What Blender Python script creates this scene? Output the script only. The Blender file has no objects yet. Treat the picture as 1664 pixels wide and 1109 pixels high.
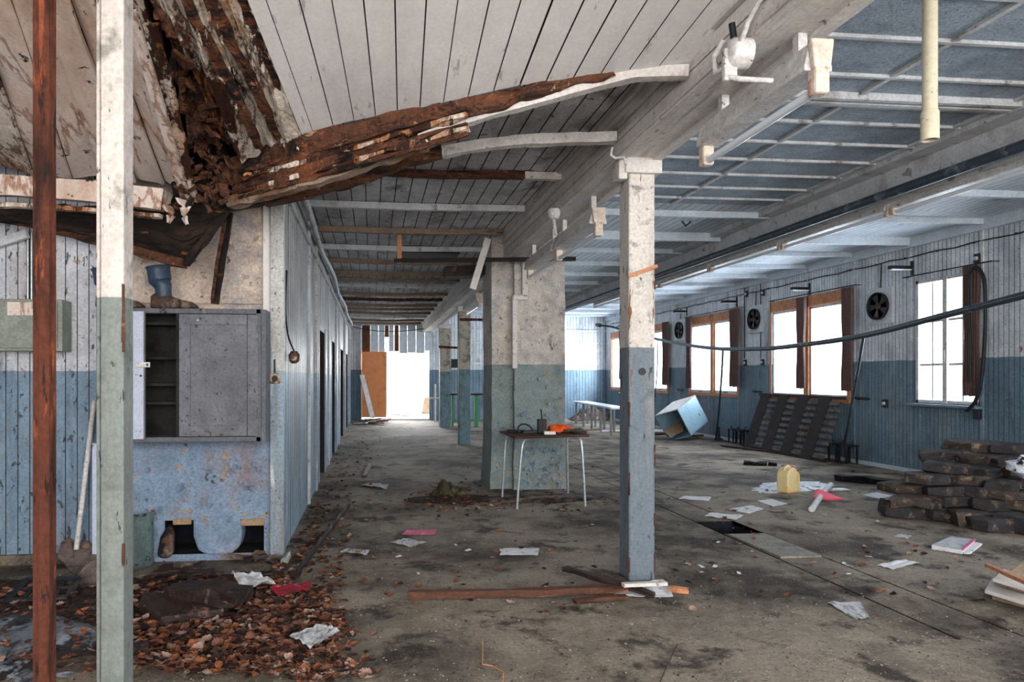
import bpy, bmesh, math, random
from mathutils import Vector, Matrix, noise
random.seed(7)
D = bpy.data; COL = bpy.context.scene.collection; SC = bpy.context.scene
# ------------------------------------------------------------------ camera, light, exposure
FPX, CU, HV, EYE, TH = 1100.0, 715.0, 614.0, 1.35, math.atan(0.1)
CT, ST = math.cos(TH), math.sin(TH)
cam = D.objects.new('camera', D.cameras.new('camera')); COL.objects.link(cam); SC.camera = cam
cam.location = (0, 0, EYE); cam.rotation_euler = (math.pi/2, 0, -TH)
cam.data.sensor_width = 36; cam.data.lens = FPX/1664*36
cam.data.shift_x = (832-CU)/1664; cam.data.shift_y = (HV-554.5)/1664
cam.data.clip_start = .05; cam.data.clip_end = 200
SC.view_settings.view_transform = 'Standard'; SC.view_settings.look = 'None'
SC.view_settings.gamma = 1; SC.view_settings.use_curve_mapping = False
SC.view_settings.exposure = 0.2
try:
    SC.cycles.max_bounces = 8; SC.cycles.diffuse_bounces = 5; SC.cycles.transparent_max_bounces = 8
    SC.cycles.use_denoising = True; SC.cycles.sample_clamp_indirect = 6
except Exception: pass
W = D.worlds.new('daylight_sky'); SC.world = W; W.use_nodes = True
bg = W.node_tree.nodes['Background']; bg.inputs[0].default_value = (1.0, .985, .97, 1); bg.inputs[1].default_value = 3.2
def area(name, loc, rot, sx, sy, power, color=(1,1,1)):
    l = D.lights.new(name, 'AREA'); l.shape = 'RECTANGLE'; l.size = sx; l.size_y = sy; l.energy = power; l.color = color
    o = D.objects.new(name, l); COL.objects.link(o); o.location = loc; o.rotation_euler = rot; return o
XR, XL, YB, YF = 7.6, -.68, 21.5, 5.14       # window wall, corridor wall, end wall, cabinet wall
ZC, ZR = 3.06, 3.33                           # corridor ceiling, hall ceiling
WIN = [(7.80, 8.78, 1.0, 2.7, 'old'), (10.12, 11.15, .96, 2.78, 'new'), (11.22, 12.25, .96, 2.78, 'new'),
       (13.42, 14.47, .96, 2.78, 'new'), (14.53, 15.6, .96, 2.78, 'new'), (16.8, 17.82, .96, 2.78, 'new'),
       (17.9, 18.9, .96, 2.78, 'new'), (19.9, 20.95, .96, 2.78, 'new'),
       (4.0, 5.0, 1.0, 2.7, 'old'), (1.2, 2.2, 1.0, 2.7, 'old')]  # last two are unseen windows added to bring in light
BLUE = (.87, .94, 1.0)
for i, (y0, y1, z0, z1, k) in enumerate(WIN):
    p = 96 if i < 8 else 110
    if i == 7: p = 420
    area('window_daylight', (XR+.35, (y0+y1)/2, (z0+z1)/2), (0, math.pi/2, 0), z1-z0, y1-y0, p, BLUE)
area('doorway_daylight', (.95, YB+3.2, 2.6), (math.radians(-68), 0, 0), 3.2, 2.2, 800, (.95, .98, 1))
area('rear_fill_light', (1.9, -2.75, 2.0), (math.radians(90), 0, 0), 10.5, 2.3, 520, (1, .965, .93))  # fill lamp added behind the camera to brighten the interior

# ------------------------------------------------------------------ helpers: image point -> place
def P(u, v, yc):
    xc = (u-CU)*yc/FPX
    return Vector((xc*CT+yc*ST, yc*CT-xc*ST, EYE-(v-HV)*yc/FPX))
def G(u, v, z=0.0): return P(u, v, FPX*(EYE-z)/(v-HV))
def PX(u, v, X): return P(u, v, X/((u-CU)/FPX*CT+ST))
def PY(u, v, Y): return P(u, v, Y/(CT-(u-CU)/FPX*ST))
def V(*a): return Vector(a)
def hexc(h):
    h = h.lstrip('#'); r = [int(h[i:i+2], 16)/255 for i in (0, 2, 4)]
    return tuple([x/12.92 if x <= .04045 else ((x+.055)/1.055)**2.4 for x in r]+[1])
# ------------------------------------------------------------------ materials
MATS = {}
def mat(name, base, rough=.75, stains=(), low=None, bumps=(), metal=0.0, spec=.3, grime=1.0):
    """base colour, optional lower paint (z, colour), stains = (colour, scale, stretch, lo, hi, amount), bumps = (scale, stretch, strength)"""
    if name in MATS: return MATS[name]
    m = D.materials.new(name); m.use_nodes = True; nt = m.node_tree; n = nt.nodes; lk = nt.links
    b = n['Principled BSDF']; b.inputs['Roughness'].default_value = rough; b.inputs['Metallic'].default_value = metal
    if 'Specular IOR Level' in b.inputs: b.inputs['Specular IOR Level'].default_value = spec
    tc = n.new('ShaderNodeTexCoord')
    def noi(scale, stretch, detail=6, rgh=.62, dist=0.0):
        mp = n.new('ShaderNodeMapping'); mp.inputs['Scale'].default_value = stretch
        lk.new(tc.outputs['Object'], mp.inputs[0])
        t = n.new('ShaderNodeTexNoise'); t.inputs['Scale'].default_value = scale; t.inputs['Detail'].default_value = detail
        t.inputs['Roughness'].default_value = rgh; t.inputs['Distortion'].default_value = dist
        lk.new(mp.outputs[0], t.inputs['Vector']); return t.outputs['Fac']
    def mr(src, lo, hi, a=0., b_=1.):
        r = n.new('ShaderNodeMapRange'); r.inputs[1].default_value = lo; r.inputs[2].default_value = hi
        r.inputs[3].default_value = a; r.inputs[4].default_value = b_; lk.new(src, r.inputs[0]); return r.outputs[0]
    def mix(f, a, c):
        x = n.new('ShaderNodeMix'); x.data_type = 'RGBA'
        if isinstance(f, (int, float)): x.inputs[0].default_value = f
        else: lk.new(f, x.inputs[0])
        for s, val in ((6, a), (7, c)):
            if isinstance(val, tuple): x.inputs[s].default_value = val
            else: lk.new(val, x.inputs[s])
        return x.outputs[2]
    col = hexc(base)
    if low:
        z, lc = low; sp = n.new('ShaderNodeSeparateXYZ'); lk.new(tc.outputs['Object'], sp.inputs[0])
        ad = n.new('ShaderNodeMath'); ad.operation = 'MULTIPLY_ADD'; ad.inputs[1].default_value = .03; lk.new(noi(5, (1, 1, .4), 3), ad.inputs[0])
        lk.new(sp.outputs[2], ad.inputs[2]); col = mix(mr(ad.outputs[0], z+.012, z+.018), hexc(lc), col)
    heights = []
    for st in stains:
        c, sc, stre, lo, hi = st[:5]; am = min(1, (st[5] if len(st) > 5 else 1.)*1.1); lo, hi = .5+(lo-.5)*.74, .5+(hi-.5)*.74
        nn = noi(sc, stre, 8, .65, .3)
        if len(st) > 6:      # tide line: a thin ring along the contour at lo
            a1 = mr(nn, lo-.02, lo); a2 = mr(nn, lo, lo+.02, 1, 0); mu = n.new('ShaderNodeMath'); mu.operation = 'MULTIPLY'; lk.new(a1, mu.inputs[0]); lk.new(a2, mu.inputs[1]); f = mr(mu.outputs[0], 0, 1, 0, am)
        else: f = mr(nn, lo, hi, 0, am)
        col = mix(f, col, hexc(c))
        if abs(hi-lo) < .026 and len(st) < 7: heights.append(f)
    if stains:           # fine grain and blotches of dirt over the whole paint
        for sc, stre, lo, hi, dk, lt in ((52, ISO, .36, .64, .70, 1.13), (7, ISO, .36, .66, .80, 1.08), (1.5, ISO, .38, .64, .88, 1.06)):
            g = mr(noi(sc, stre, 8, .7, .2), lo, hi, 1-(1-dk)*grime, 1+(lt-1)*grime); x = n.new('ShaderNodeMix'); x.data_type = 'RGBA'; x.blend_type = 'MULTIPLY'; x.inputs[0].default_value = 1
            if isinstance(col, tuple): x.inputs[6].default_value = col
            else: lk.new(col, x.inputs[6])
            lk.new(g, x.inputs[7]); col = x.outputs[2]
    if isinstance(col, tuple): b.inputs['Base Color'].default_value = col
    else: lk.new(col, b.inputs['Base Color'])
    prev = None
    for sc, stre, stg in bumps:
        bp = n.new('ShaderNodeBump'); bp.inputs['Strength'].default_value = min(1, stg); bp.inputs['Distance'].default_value = .02
        lk.new(noi(sc, stre, 5), bp.inputs['Height'])
        if prev: lk.new(prev, bp.inputs['Normal'])
        prev = bp.outputs[0]
    for f in heights[:2]:
        bp = n.new('ShaderNodeBump'); bp.invert = True; bp.inputs['Strength'].default_value = .7; bp.inputs['Distance'].default_value = .006
        lk.new(f, bp.inputs['Height'])
        if prev: lk.new(prev, bp.inputs['Normal'])
        prev = bp.outputs[0]
    if prev: lk.new(prev, b.inputs['Normal'])
    MATS[name] = m; return m
ISO = (1, 1, 1); VS = (1, 1, .14); YS = (1, .12, 1); XS = (.12, 1, 1)
M = {}
M['wall_boards'] = mat('blue and white painted boards', '#e0e4e8', .6, low=(1.6, '#6c8494'), bumps=((60, VS, .12), (9, ISO, .15)),
    stains=(('#8f9a9f', 3, VS, .45, .75, .55), ('#3c4c58', 5, VS, .56, .78, .55), ('#a9bac4', 14, VS, .62, .7, .35), ('#2a2a2b', 34, ISO, .69, .72, .8)))
M['corr_boards'] = mat('pale blue corridor boards', '#bdbdbb', .45, low=(1.40, '#8fa5b6'), bumps=((60, VS, .15), (9, ISO, .2)),
    stains=(('#7f7464', 3, VS, .47, .72, .6), ('#5b6770', 6, VS, .55, .75, .6), ('#dfe4e8', 9, VS, .6, .7, .5), ('#5a4636', 30, ISO, .66, .69, .8)))
M['left_boards'] = mat('pale blue painted tongue boards', '#c8cbd2', .6, low=(1.40, '#7a90a3'), bumps=((50, VS, .12), (9, ISO, .2)),
    stains=(('#8e7a68', 2.2, VS, .55, .8, .6), ('#44576a', 5, VS, .55, .75, .6), ('#36393c', 26, (1, 1, .5), .64, .67, .8), ('#b39a83', 18, ISO, .68, .71, .8)), grime=0.8)
M['plaster'] = mat('peeling plaster wall', '#cbb9aa', .8, low=(1.42, '#8296ae'), bumps=((7, ISO, .5), (30, ISO, .3)),
    stains=(('#8a6a52', 1.6, ISO, .55, .75, .6), ('#66778b', 2.5, ISO, .5, .7, .5), ('#9a8c80', 7, ISO, .645, .66, .9), ('#4a4240', 11, ISO, .70, .72, .8)))
M['brick_dirty'] = mat('crumbling sooty masonry', '#8f7c6c', .95, stains=(('#15171f', 3, ISO, .4, .55, 1), ('#5a3a28', 8, ISO, .55, .6, .8)), bumps=((12, ISO, .9),))
M['recess'] = mat('soot black cavity', '#0b0c12', .9, stains=(('#1d2030', 4, ISO, .5, .7, 1),))  # soot in the wall cavity, plain near-black in pit and openings
M['pillar'] = mat('pillar render painted white over blue', '#cbc3ba', .8, low=(1.51, '#82908e'), bumps=((6, ISO, .45), (24, ISO, .3)),
    stains=(('#9d948a', 2.3, ISO, .5, .75, .7), ('#566b7c', 3, ISO, .5, .75, .45), ('#5d5750', 8, ISO, .6, .75, .6), ('#b59f86', 5.5, ISO, .69, .71, .9), ('#43382f', 18, (1, 1, .5), .70, .73, .8)))
M['post'] = mat('post paint white over grey blue', '#d3cbc3', .6, low=(1.55, '#6c7882'), bumps=((40, VS, .25), (8, ISO, .3)),
    stains=(('#a59b91', 4, VS, .5, .75, .6), ('#4e5659', 7, ISO, .55, .72, .65), ('#8f5a38', 9, VS, .655, .67, .9), ('#242526', 26, (1, 1, .35), .655, .70, .75)), grime=0.8)
M['post_green'] = mat('post paint white over grey green', '#d3c9c1', .6, low=(1.66, '#7b827e'), bumps=((40, VS, .25), (8, ISO, .3)),
    stains=(('#b3a69b', 4, VS, .52, .8, .5), ('#5c6358', 6, ISO, .55, .72, .6), ('#8f5a38', 8, VS, .67, .69, .9), ('#2b2c2a', 26, (1, 1, .35), .67, .71, .75)), grime=0.7)
M['post_far'] = mat('post paint stained grey over green blue', '#bdb5a4', .7, low=(1.52, '#74909a'), bumps=((20, ISO, .3),),
    stains=(('#6d6552', 5, ISO, .5, .65, .7), ('#4d5a55', 6, ISO, .55, .7, .6)))
M['groove'] = mat('dark joint dirt and reveal shade', '#2d2a29', .95)  # joint dirt; also the painted dark of the corridor door reveals
M['groove_blue'] = mat('grey blue dirt in joint', '#46525c', .95)
M['ceil_white'] = mat('white painted ceiling boards', '#dcd8d6', .6, bumps=((50, YS, .1), (6, ISO, .12)),
    stains=(('#b9b4b3', 2, YS, .5, .8, .6), ('#a08a78', 1.4, YS, .63, .8, .5), ('#7d756f', 14, YS, .68, .72, .5)), grime=0.3)
M['ceil_grey'] = mat('stained grey white ceiling boards', '#d6d6d9', .7, bumps=((50, YS, .15), (6, ISO, .2)),
    stains=(('#8c8783', 1.8, (1, .5, 1), .45, .7, .75), ('#5f544b', 3.2, (1, .7, 1), .57, .72, .7), ('#dadde2', 5, ISO, .6, .7, .5), ('#54463c', 16, ISO, .67, .7, .7)))
M['ceil_blue'] = mat('pale blue white ceiling boards', '#ccd6df', .5, bumps=((40, YS, .1),), stains=(('#93a0ab', 2, YS, .5, .8, .6), ('#6f6f6e', 3, ISO, .68, .76, .6)), grime=0.6)
M['panel'] = mat('grey blue fibre ceiling panel', '#a9b8c6', .8, bumps=((90, ISO, .5), (25, ISO, .3)),
    stains=(('#5f7081', 1.6, ISO, .45, .72, .6), ('#aebbc7', 60, ISO, .5, .6, .45), ('#4a5663', 55, ISO, .63, .68, .7)))
M['batten'] = mat('dirty white batten paint', '#c9cbce', .6, stains=(('#8f8781', 3, ISO, .5, .75, .6), ('#6b5644', 8, ISO, .64, .7, .6)), bumps=((20, ISO, .2),), grime=0.7)
M['white_beam'] = mat('off white beam paint', '#d6d0cb', .6, stains=(('#a9a09a', 3, YS, .48, .75, .7), ('#5f5853', 7, YS, .6, .74, .5), ('#8c6248', 18, ISO, .68, .71, .7)), bumps=((30, YS, .3),), grime=0.6)
M['batten_rust'] = mat('water stained cream batten', '#937f6e', .8, stains=(('#7b5a41', 4, XS, .47, .6, .9), ('#38251a', 9, XS, .57, .66, .8)), bumps=((20, XS, .5),))
M['rot'] = mat('wet rotten brown timber', '#5c3826', .8, stains=(('#7a482c', 5, XS, .5, .64, .8), ('#1c1210', 6, XS, .50, .62, .95), ('#a88468', 12, ISO, .66, .69, .8), ('#8f4c2c', 18, ISO, .66, .70, .7), ('#120b09', 7, XS, .5, .52, .9, 1)), bumps=((14, XS, 1), (40, ISO, .6)))
M['rot_shade_dark'] = mat('almost black rot and gap shade', '#1d1612', .9, stains=(('#3f2c20', 4, XS, .5, .65, .8), ('#7a4a2c', 12, XS, .66, .69, .7)), bumps=((14, ISO, 1),))  # black rot; also the painted dark of sheets behind ceiling gaps
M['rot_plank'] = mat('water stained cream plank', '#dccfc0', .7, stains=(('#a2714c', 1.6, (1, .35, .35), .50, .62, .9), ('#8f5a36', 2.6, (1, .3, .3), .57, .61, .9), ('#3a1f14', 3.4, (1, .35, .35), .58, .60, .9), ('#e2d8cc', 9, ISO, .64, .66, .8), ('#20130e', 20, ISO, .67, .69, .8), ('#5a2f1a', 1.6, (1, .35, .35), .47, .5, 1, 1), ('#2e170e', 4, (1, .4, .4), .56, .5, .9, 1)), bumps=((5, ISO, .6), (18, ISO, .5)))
M['cream_plank'] = mat('pinkish cream warped plank', '#d9c9bf', .65, stains=(('#b58f76', 1.5, (1, .35, .35), .5, .7, .7), ('#8a5333', 2.4, (1, .3, .3), .70, .76, .9), ('#2d1b14', 12, ISO, .68, .70, .9), ('#8a5a3c', 1.3, (1, .35, .35), .5, .5, .8, 1)), bumps=((5, ISO, .35),), grime=0.5)
M['wood'] = mat('raw reddish brown timber', '#5d3c2d', .8, stains=(('#3a2018', 6, XS, .48, .62, .8), ('#8e6a52', 10, XS, .62, .68, .8)), bumps=((25, XS, .6),))
M['wood_dark'] = mat('soaked dark brown timber', '#3a2923', .6, stains=(('#1a1413', 5, ISO, .45, .6, .8), ('#6e5148', 10, ISO, .62, .68, .7)), bumps=((25, ISO, .5),))
M['new_wood'] = mat('orange pine window timber', '#c98a62', .6, stains=(('#a86c48', 5, ISO, .5, .7, .6), ('#6a3f2a', 20, ISO, .68, .7, .8)))
M['lintel'] = mat('dusty tan lintel wood', '#a08468', .8, stains=(('#5c4636', 6, XS, .5, .65, .8),))
M['orange_board'] = mat('orange painted board', '#e69560', .6, stains=(('#b3592e', 1.5, ISO, .5, .7, .6), ('#8a5236', 2.5, VS, .6, .75, .5)), grime=0.4)
M['rust'] = mat('flaking rusty steel', '#5a2f20', .9, stains=(('#32180f', 8, VS, .48, .6, .9), ('#84442a', 14, VS, .6, .64, .8), ('#6b5b2e', 2.5, VS, .63, .68, .7), ('#1d1310', 40, VS, .62, .66, .8)), bumps=((40, VS, .6), (12, ISO, .4)))
M['cab'] = mat('grey painted cupboard wood', '#62666c', .6, stains=(('#585a5e', 3, ISO, .45, .7, .7), ('#8d93a0', 10, VS, .6, .7, .5), ('#3d2d24', 11, ISO, .66, .69, .9)), bumps=((40, VS, .25),))
M['cab_door'] = mat('grey cupboard door paint', '#71737a', .6, stains=(('#5b5c60', 2.2, ISO, .42, .68, .8), ('#4a3628', 7, ISO, .66, .72, .8), ('#2f2b2a', 30, ISO, .66, .69, .8)), bumps=((40, VS, .25),), grime=0.8)
M['lavender'] = mat('pale lavender door paint', '#b9c0d4', .6, stains=(('#9aa2b8', 3, VS, .5, .7, .6), ('#6b5a4c', 18, ISO, .68, .7, .8)), bumps=((40, VS, .2),), grime=0.5)
M['cab_in'] = mat('dark cupboard interior', '#2b2a2a', .9, stains=(('#1a1919', 3, ISO, .45, .6, 1),))
M['white_pvc'] = mat('cream plastic pipe', '#d8ceb4', .4, stains=(('#b09e7d', 3, ISO, .5, .75, .6), ('#8a5f3a', 20, ISO, .68, .7, .7)), grime=0.4)
M['white_metal'] = mat('off white enamelled metal', '#d5d2cf', .4, stains=(('#a7a19b', 5, ISO, .5, .75, .6), ('#8a5236', 20, ISO, .66, .69, .8)))
M['end_cap'] = mat('cream plastic lamp end cap', '#d9c8b8', .5, stains=(('#a9684c', 12, ISO, .62, .68, .7),))
M['tube_glass'] = mat('white fluorescent tube glass', '#dfe6ee', .15, spec=.6)
M['steel'] = mat('dull grey steel tube', '#9a9da0', .35, metal=.7, stains=(('#6a5a4c', 14, ISO, .6, .7, .7),))
M['chrome'] = mat('pale worn chrome legs', '#b9c2c8', .3, metal=.5, stains=(('#7c6a5a', 20, ISO, .62, .7, .7),))
M['black'] = mat('matt black rubber', '#1b1e22', .5)
M['black_bar'] = mat('black tarred iron bar', '#1f1a19', .7, stains=(('#4a2c1e', 8, XS, .58, .68, .8),), bumps=((30, ISO, .4),))
M['cable'] = mat('blue grey thick cable sheath', '#3c4a56', .35, stains=(('#8b9aa6', 9, ISO, .58, .7, .5),))
M['dark_metal'] = mat('dark oxidised metal', '#2a2c30', .5, metal=.4, stains=(('#5a5048', 8, ISO, .55, .7, .7),))
M['rack_brown'] = mat('dark brown slatted crate wood', '#2b2424', .7, stains=(('#55483f', 8, ISO, .58, .7, .7),))
M['rack_slat'] = mat('worn grey brown slat', '#6d6560', .7, stains=(('#3a322e', 12, ISO, .5, .6, .8),))
M['curtain'] = mat('dusty brown curtain cloth', '#6b5550', .9, stains=(('#463837', 6, VS, .5, .7, .7), ('#75676a', 10, VS, .64, .72, .5)), bumps=((80, ISO, .2),))
M['fan_white'] = mat('white fan housing', '#c9ccd0', .5, stains=(('#8f8f8f', 4, ISO, .5, .7, .6),), grime=0.5)
M['blue_rubber'] = mat('slate blue rubber boot', '#33455a', .4, stains=(('#6e7f91', 5, ISO, .6, .75, .5),))
M['boot_brown'] = mat('muddy brown boot foot', '#4c3b33', .8, stains=(('#7d6b5c', 9, ISO, .52, .66, .8), ('#2a1f1a', 12, ISO, .6, .68, .8)), bumps=((14, ISO, .6),))
M['green_box'] = mat('grey green fuse box paint', '#8f948a', .5, stains=(('#74786e', 2, ISO, .5, .7, .6), ('#8a5534', 4.5, ISO, .67, .74, .8)))
M['paper'] = mat('damp white paper', '#dcdddf', .8, stains=(('#b8bcc4', 7, ISO, .5, .7, .7), ('#8b8378', 12, ISO, .63, .7, .6)), bumps=((12, ISO, .4),), grime=0.4)
M['paper_grey'] = mat('printed grey white paper', '#c4c6ca', .8, stains=(('#7d828c', 45, (1, .25, 1), .55, .6, .7), ('#9a958c', 6, ISO, .55, .7, .6)), bumps=((12, ISO, .4),))
M['pink'] = mat('pink paper sheet', '#c4567f', .7, stains=(('#d98aa6', 9, ISO, .55, .65, .6),), grime=0.3)
M['red_cloth'] = mat('dark red plastic film', '#8f1f2e', .5, stains=(('#5c141d', 8, ISO, .5, .65, .8), ('#c84a55', 14, ISO, .63, .68, .7)), bumps=((10, ISO, .8),), grime=0.5)
M['pink_plastic'] = mat('coral pink plastic', '#e0405f', .4)
M['red_plastic'] = mat('red plastic cap', '#d23448', .4)
M['orange'] = mat('bright orange plastic bag', '#ea5a22', .5, stains=(('#c2441a', 10, ISO, .5, .65, .7),), grime=0.3)
M['jerry'] = mat('amber stained plastic canister', '#e3cf9c', .35, stains=(('#e0a347', 3.0, ISO, .5, .62, .8), ('#e6d5a8', 6, ISO, .55, .7, .6)), grime=0.3)
M['cardboard'] = mat('tan cardboard', '#b39a80', .85, stains=(('#8c7259', 4, ISO, .5, .7, .6),))
M['stone'] = mat('dark slate slab', '#3b3839', .85, stains=(('#262426', 4, ISO, .42, .62, .8), ('#6e5a4a', 6, ISO, .56, .66, .8), ('#74777b', 14, ISO, .66, .72, .5)), bumps=((10, ISO, .9), (35, ISO, .5)))
M['stone_brown'] = mat('brown grey slate slab', '#4d433d', .85, stains=(('#2a2423', 4, ISO, .45, .6, .8), ('#8a735f', 9, ISO, .58, .68, .8)), bumps=((10, ISO, .9), (35, ISO, .5)))
M['moss'] = mat('mossy earth', '#4a4432', .95, stains=(('#2a211b', 6, ISO, .45, .6, .9), ('#6d6a3e', 9, ISO, .56, .66, .6)), bumps=((20, ISO, 1),))
M['earth'] = mat('dark leaf mould', '#33261f', .95, stains=(('#1b1412', 5, ISO, .45, .6, .9), ('#6d4530', 18, ISO, .55, .62, .8), ('#8c8682', 30, ISO, .66, .7, .7)), bumps=((30, ISO, 1),))
M['char'] = mat('charred black residue', '#121113', .9, stains=(('#33302f', 20, ISO, .6, .7, .8),), bumps=((30, ISO, 1),))
M['blue_cab'] = mat('pale blue enamelled cabinet', '#8fb0c2', .4, stains=(('#6c8c9e', 2, ISO, .5, .7, .6), ('#2b2b2c', 12, ISO, .69, .71, .9)), grime=0.4)
M['bench'] = mat('white laminate bench top', '#e3e5e8', .3, stains=(('#a5a9ae', 6, ISO, .58, .7, .5),), grime=0.3)
M['barrel'] = mat('grey green painted drum', '#5f7370', .55, stains=(('#3c4a49', 4, VS, .48, .65, .8), ('#27231f', 9, ISO, .62, .66, .9)), bumps=((12, ISO, .4),))
M['foam'] = mat('grey brown sodden board', '#7c6c66', .9, stains=(('#4f4440', 3, ISO, .45, .55, .9), ('#a08a5c', 6, ISO, .64, .7, .7)), bumps=((10, ISO, .8),))
M['green_paint'] = mat('green painted steel', '#3f8a5c', .5)
M['bakelite'] = mat('brown cream bakelite', '#b8a283', .5, stains=(('#4a3222', 12, ISO, .5, .6, .9),))
M['ground'] = mat('pale outdoor concrete', '#e4e2de', .9, stains=(('#97948e', .8, ISO, .5, .7, .8),), grime=0.3)
M['brown_strip'] = mat('exposed brown sheathing', '#5e3b28', .8, stains=(('#3a2218', 6, VS, .5, .65, .8),))
M['leafA'] = mat('rust brown leaf', '#744c3b', .75, stains=(('#452c21', 20, ISO, .5, .65, .8),))
M['leafB'] = mat('orange brown leaf', '#93583a', .75, stains=(('#633a27', 20, ISO, .5, .65, .8),))
M['leafC'] = mat('dark brown leaf', '#38241d', .75, stains=(('#221612', 20, ISO, .5, .65, .8),))
M['leafD'] = mat('pinkish tan leaf', '#a3877a', .75, stains=(('#86604c', 20, ISO, .5, .65, .8),))
M['crumb'] = mat('pale plaster crumbs', '#8b8279', .9)
M['floor'] = mat('worn dirty concrete floor', '#94897a', .82, bumps=((3, ISO, .25), (22, ISO, .5), (90, ISO, .5)),
    stains=(('#332a23', .55, ISO, .42, .62, .85), ('#a39885', 1.3, ISO, .52, .7, .6), ('#241d19', 2.4, ISO, .54, .66, .8), ('#6d5236', 2.0, ISO, .66, .72, .45),
            ('#a49c92', 70, ISO, .64, .69, .65), ('#1f1b19', 40, ISO, .63, .68, .7), ('#c9c5be', 28, ISO, .71, .725, .8)))
M['plate'] = mat('pale concrete cover slab', '#8e8b82', .8, stains=(('#5a554d', 3, ISO, .5, .7, .7), ('#3c3731', 40, ISO, .64, .68, .7)), bumps=((30, ISO, .4),))
M['frost'] = mat('spilled white powder', '#d5dae4', .6, stains=(('#1d1c20', 9, ISO, .58, .62, 1), ('#9aa6b8', 5, ISO, .55, .7, .7)), bumps=((20, ISO, .6),))
M['wet'] = mat('greyish wet silt', '#7f858c', .35, stains=(('#2e2a29', 4, (1, .5, 1), .45, .56, 1), ('#a9b2bd', 9, ISO, .58, .66, .6)), bumps=((14, ISO, .8),))
M['wall_flake'] = mat('curled blue grey paint flake', '#8598a6', .7, stains=(('#5f7484', 9, ISO, .5, .6, .7),))
def glass_mat():
    m = D.materials.new('dusty window glass'); m.use_nodes = True; n = m.node_tree.nodes; lk = m.node_tree.links; n.clear()
    o = n.new('ShaderNodeOutputMaterial'); mx = n.new('ShaderNodeMixShader'); t = n.new('ShaderNodeBsdfTransparent'); g = n.new('ShaderNodeBsdfGlossy')
    g.inputs['Roughness'].default_value = .06; mx.inputs[0].default_value = .08; t.inputs[0].default_value = (.95, .97, 1, 1)
    lk.new(t.outputs[0], mx.inputs[1]); lk.new(g.outputs[0], mx.inputs[2]); lk.new(mx.outputs[0], o.inputs[0]); return m
M['glass'] = glass_mat()
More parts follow.
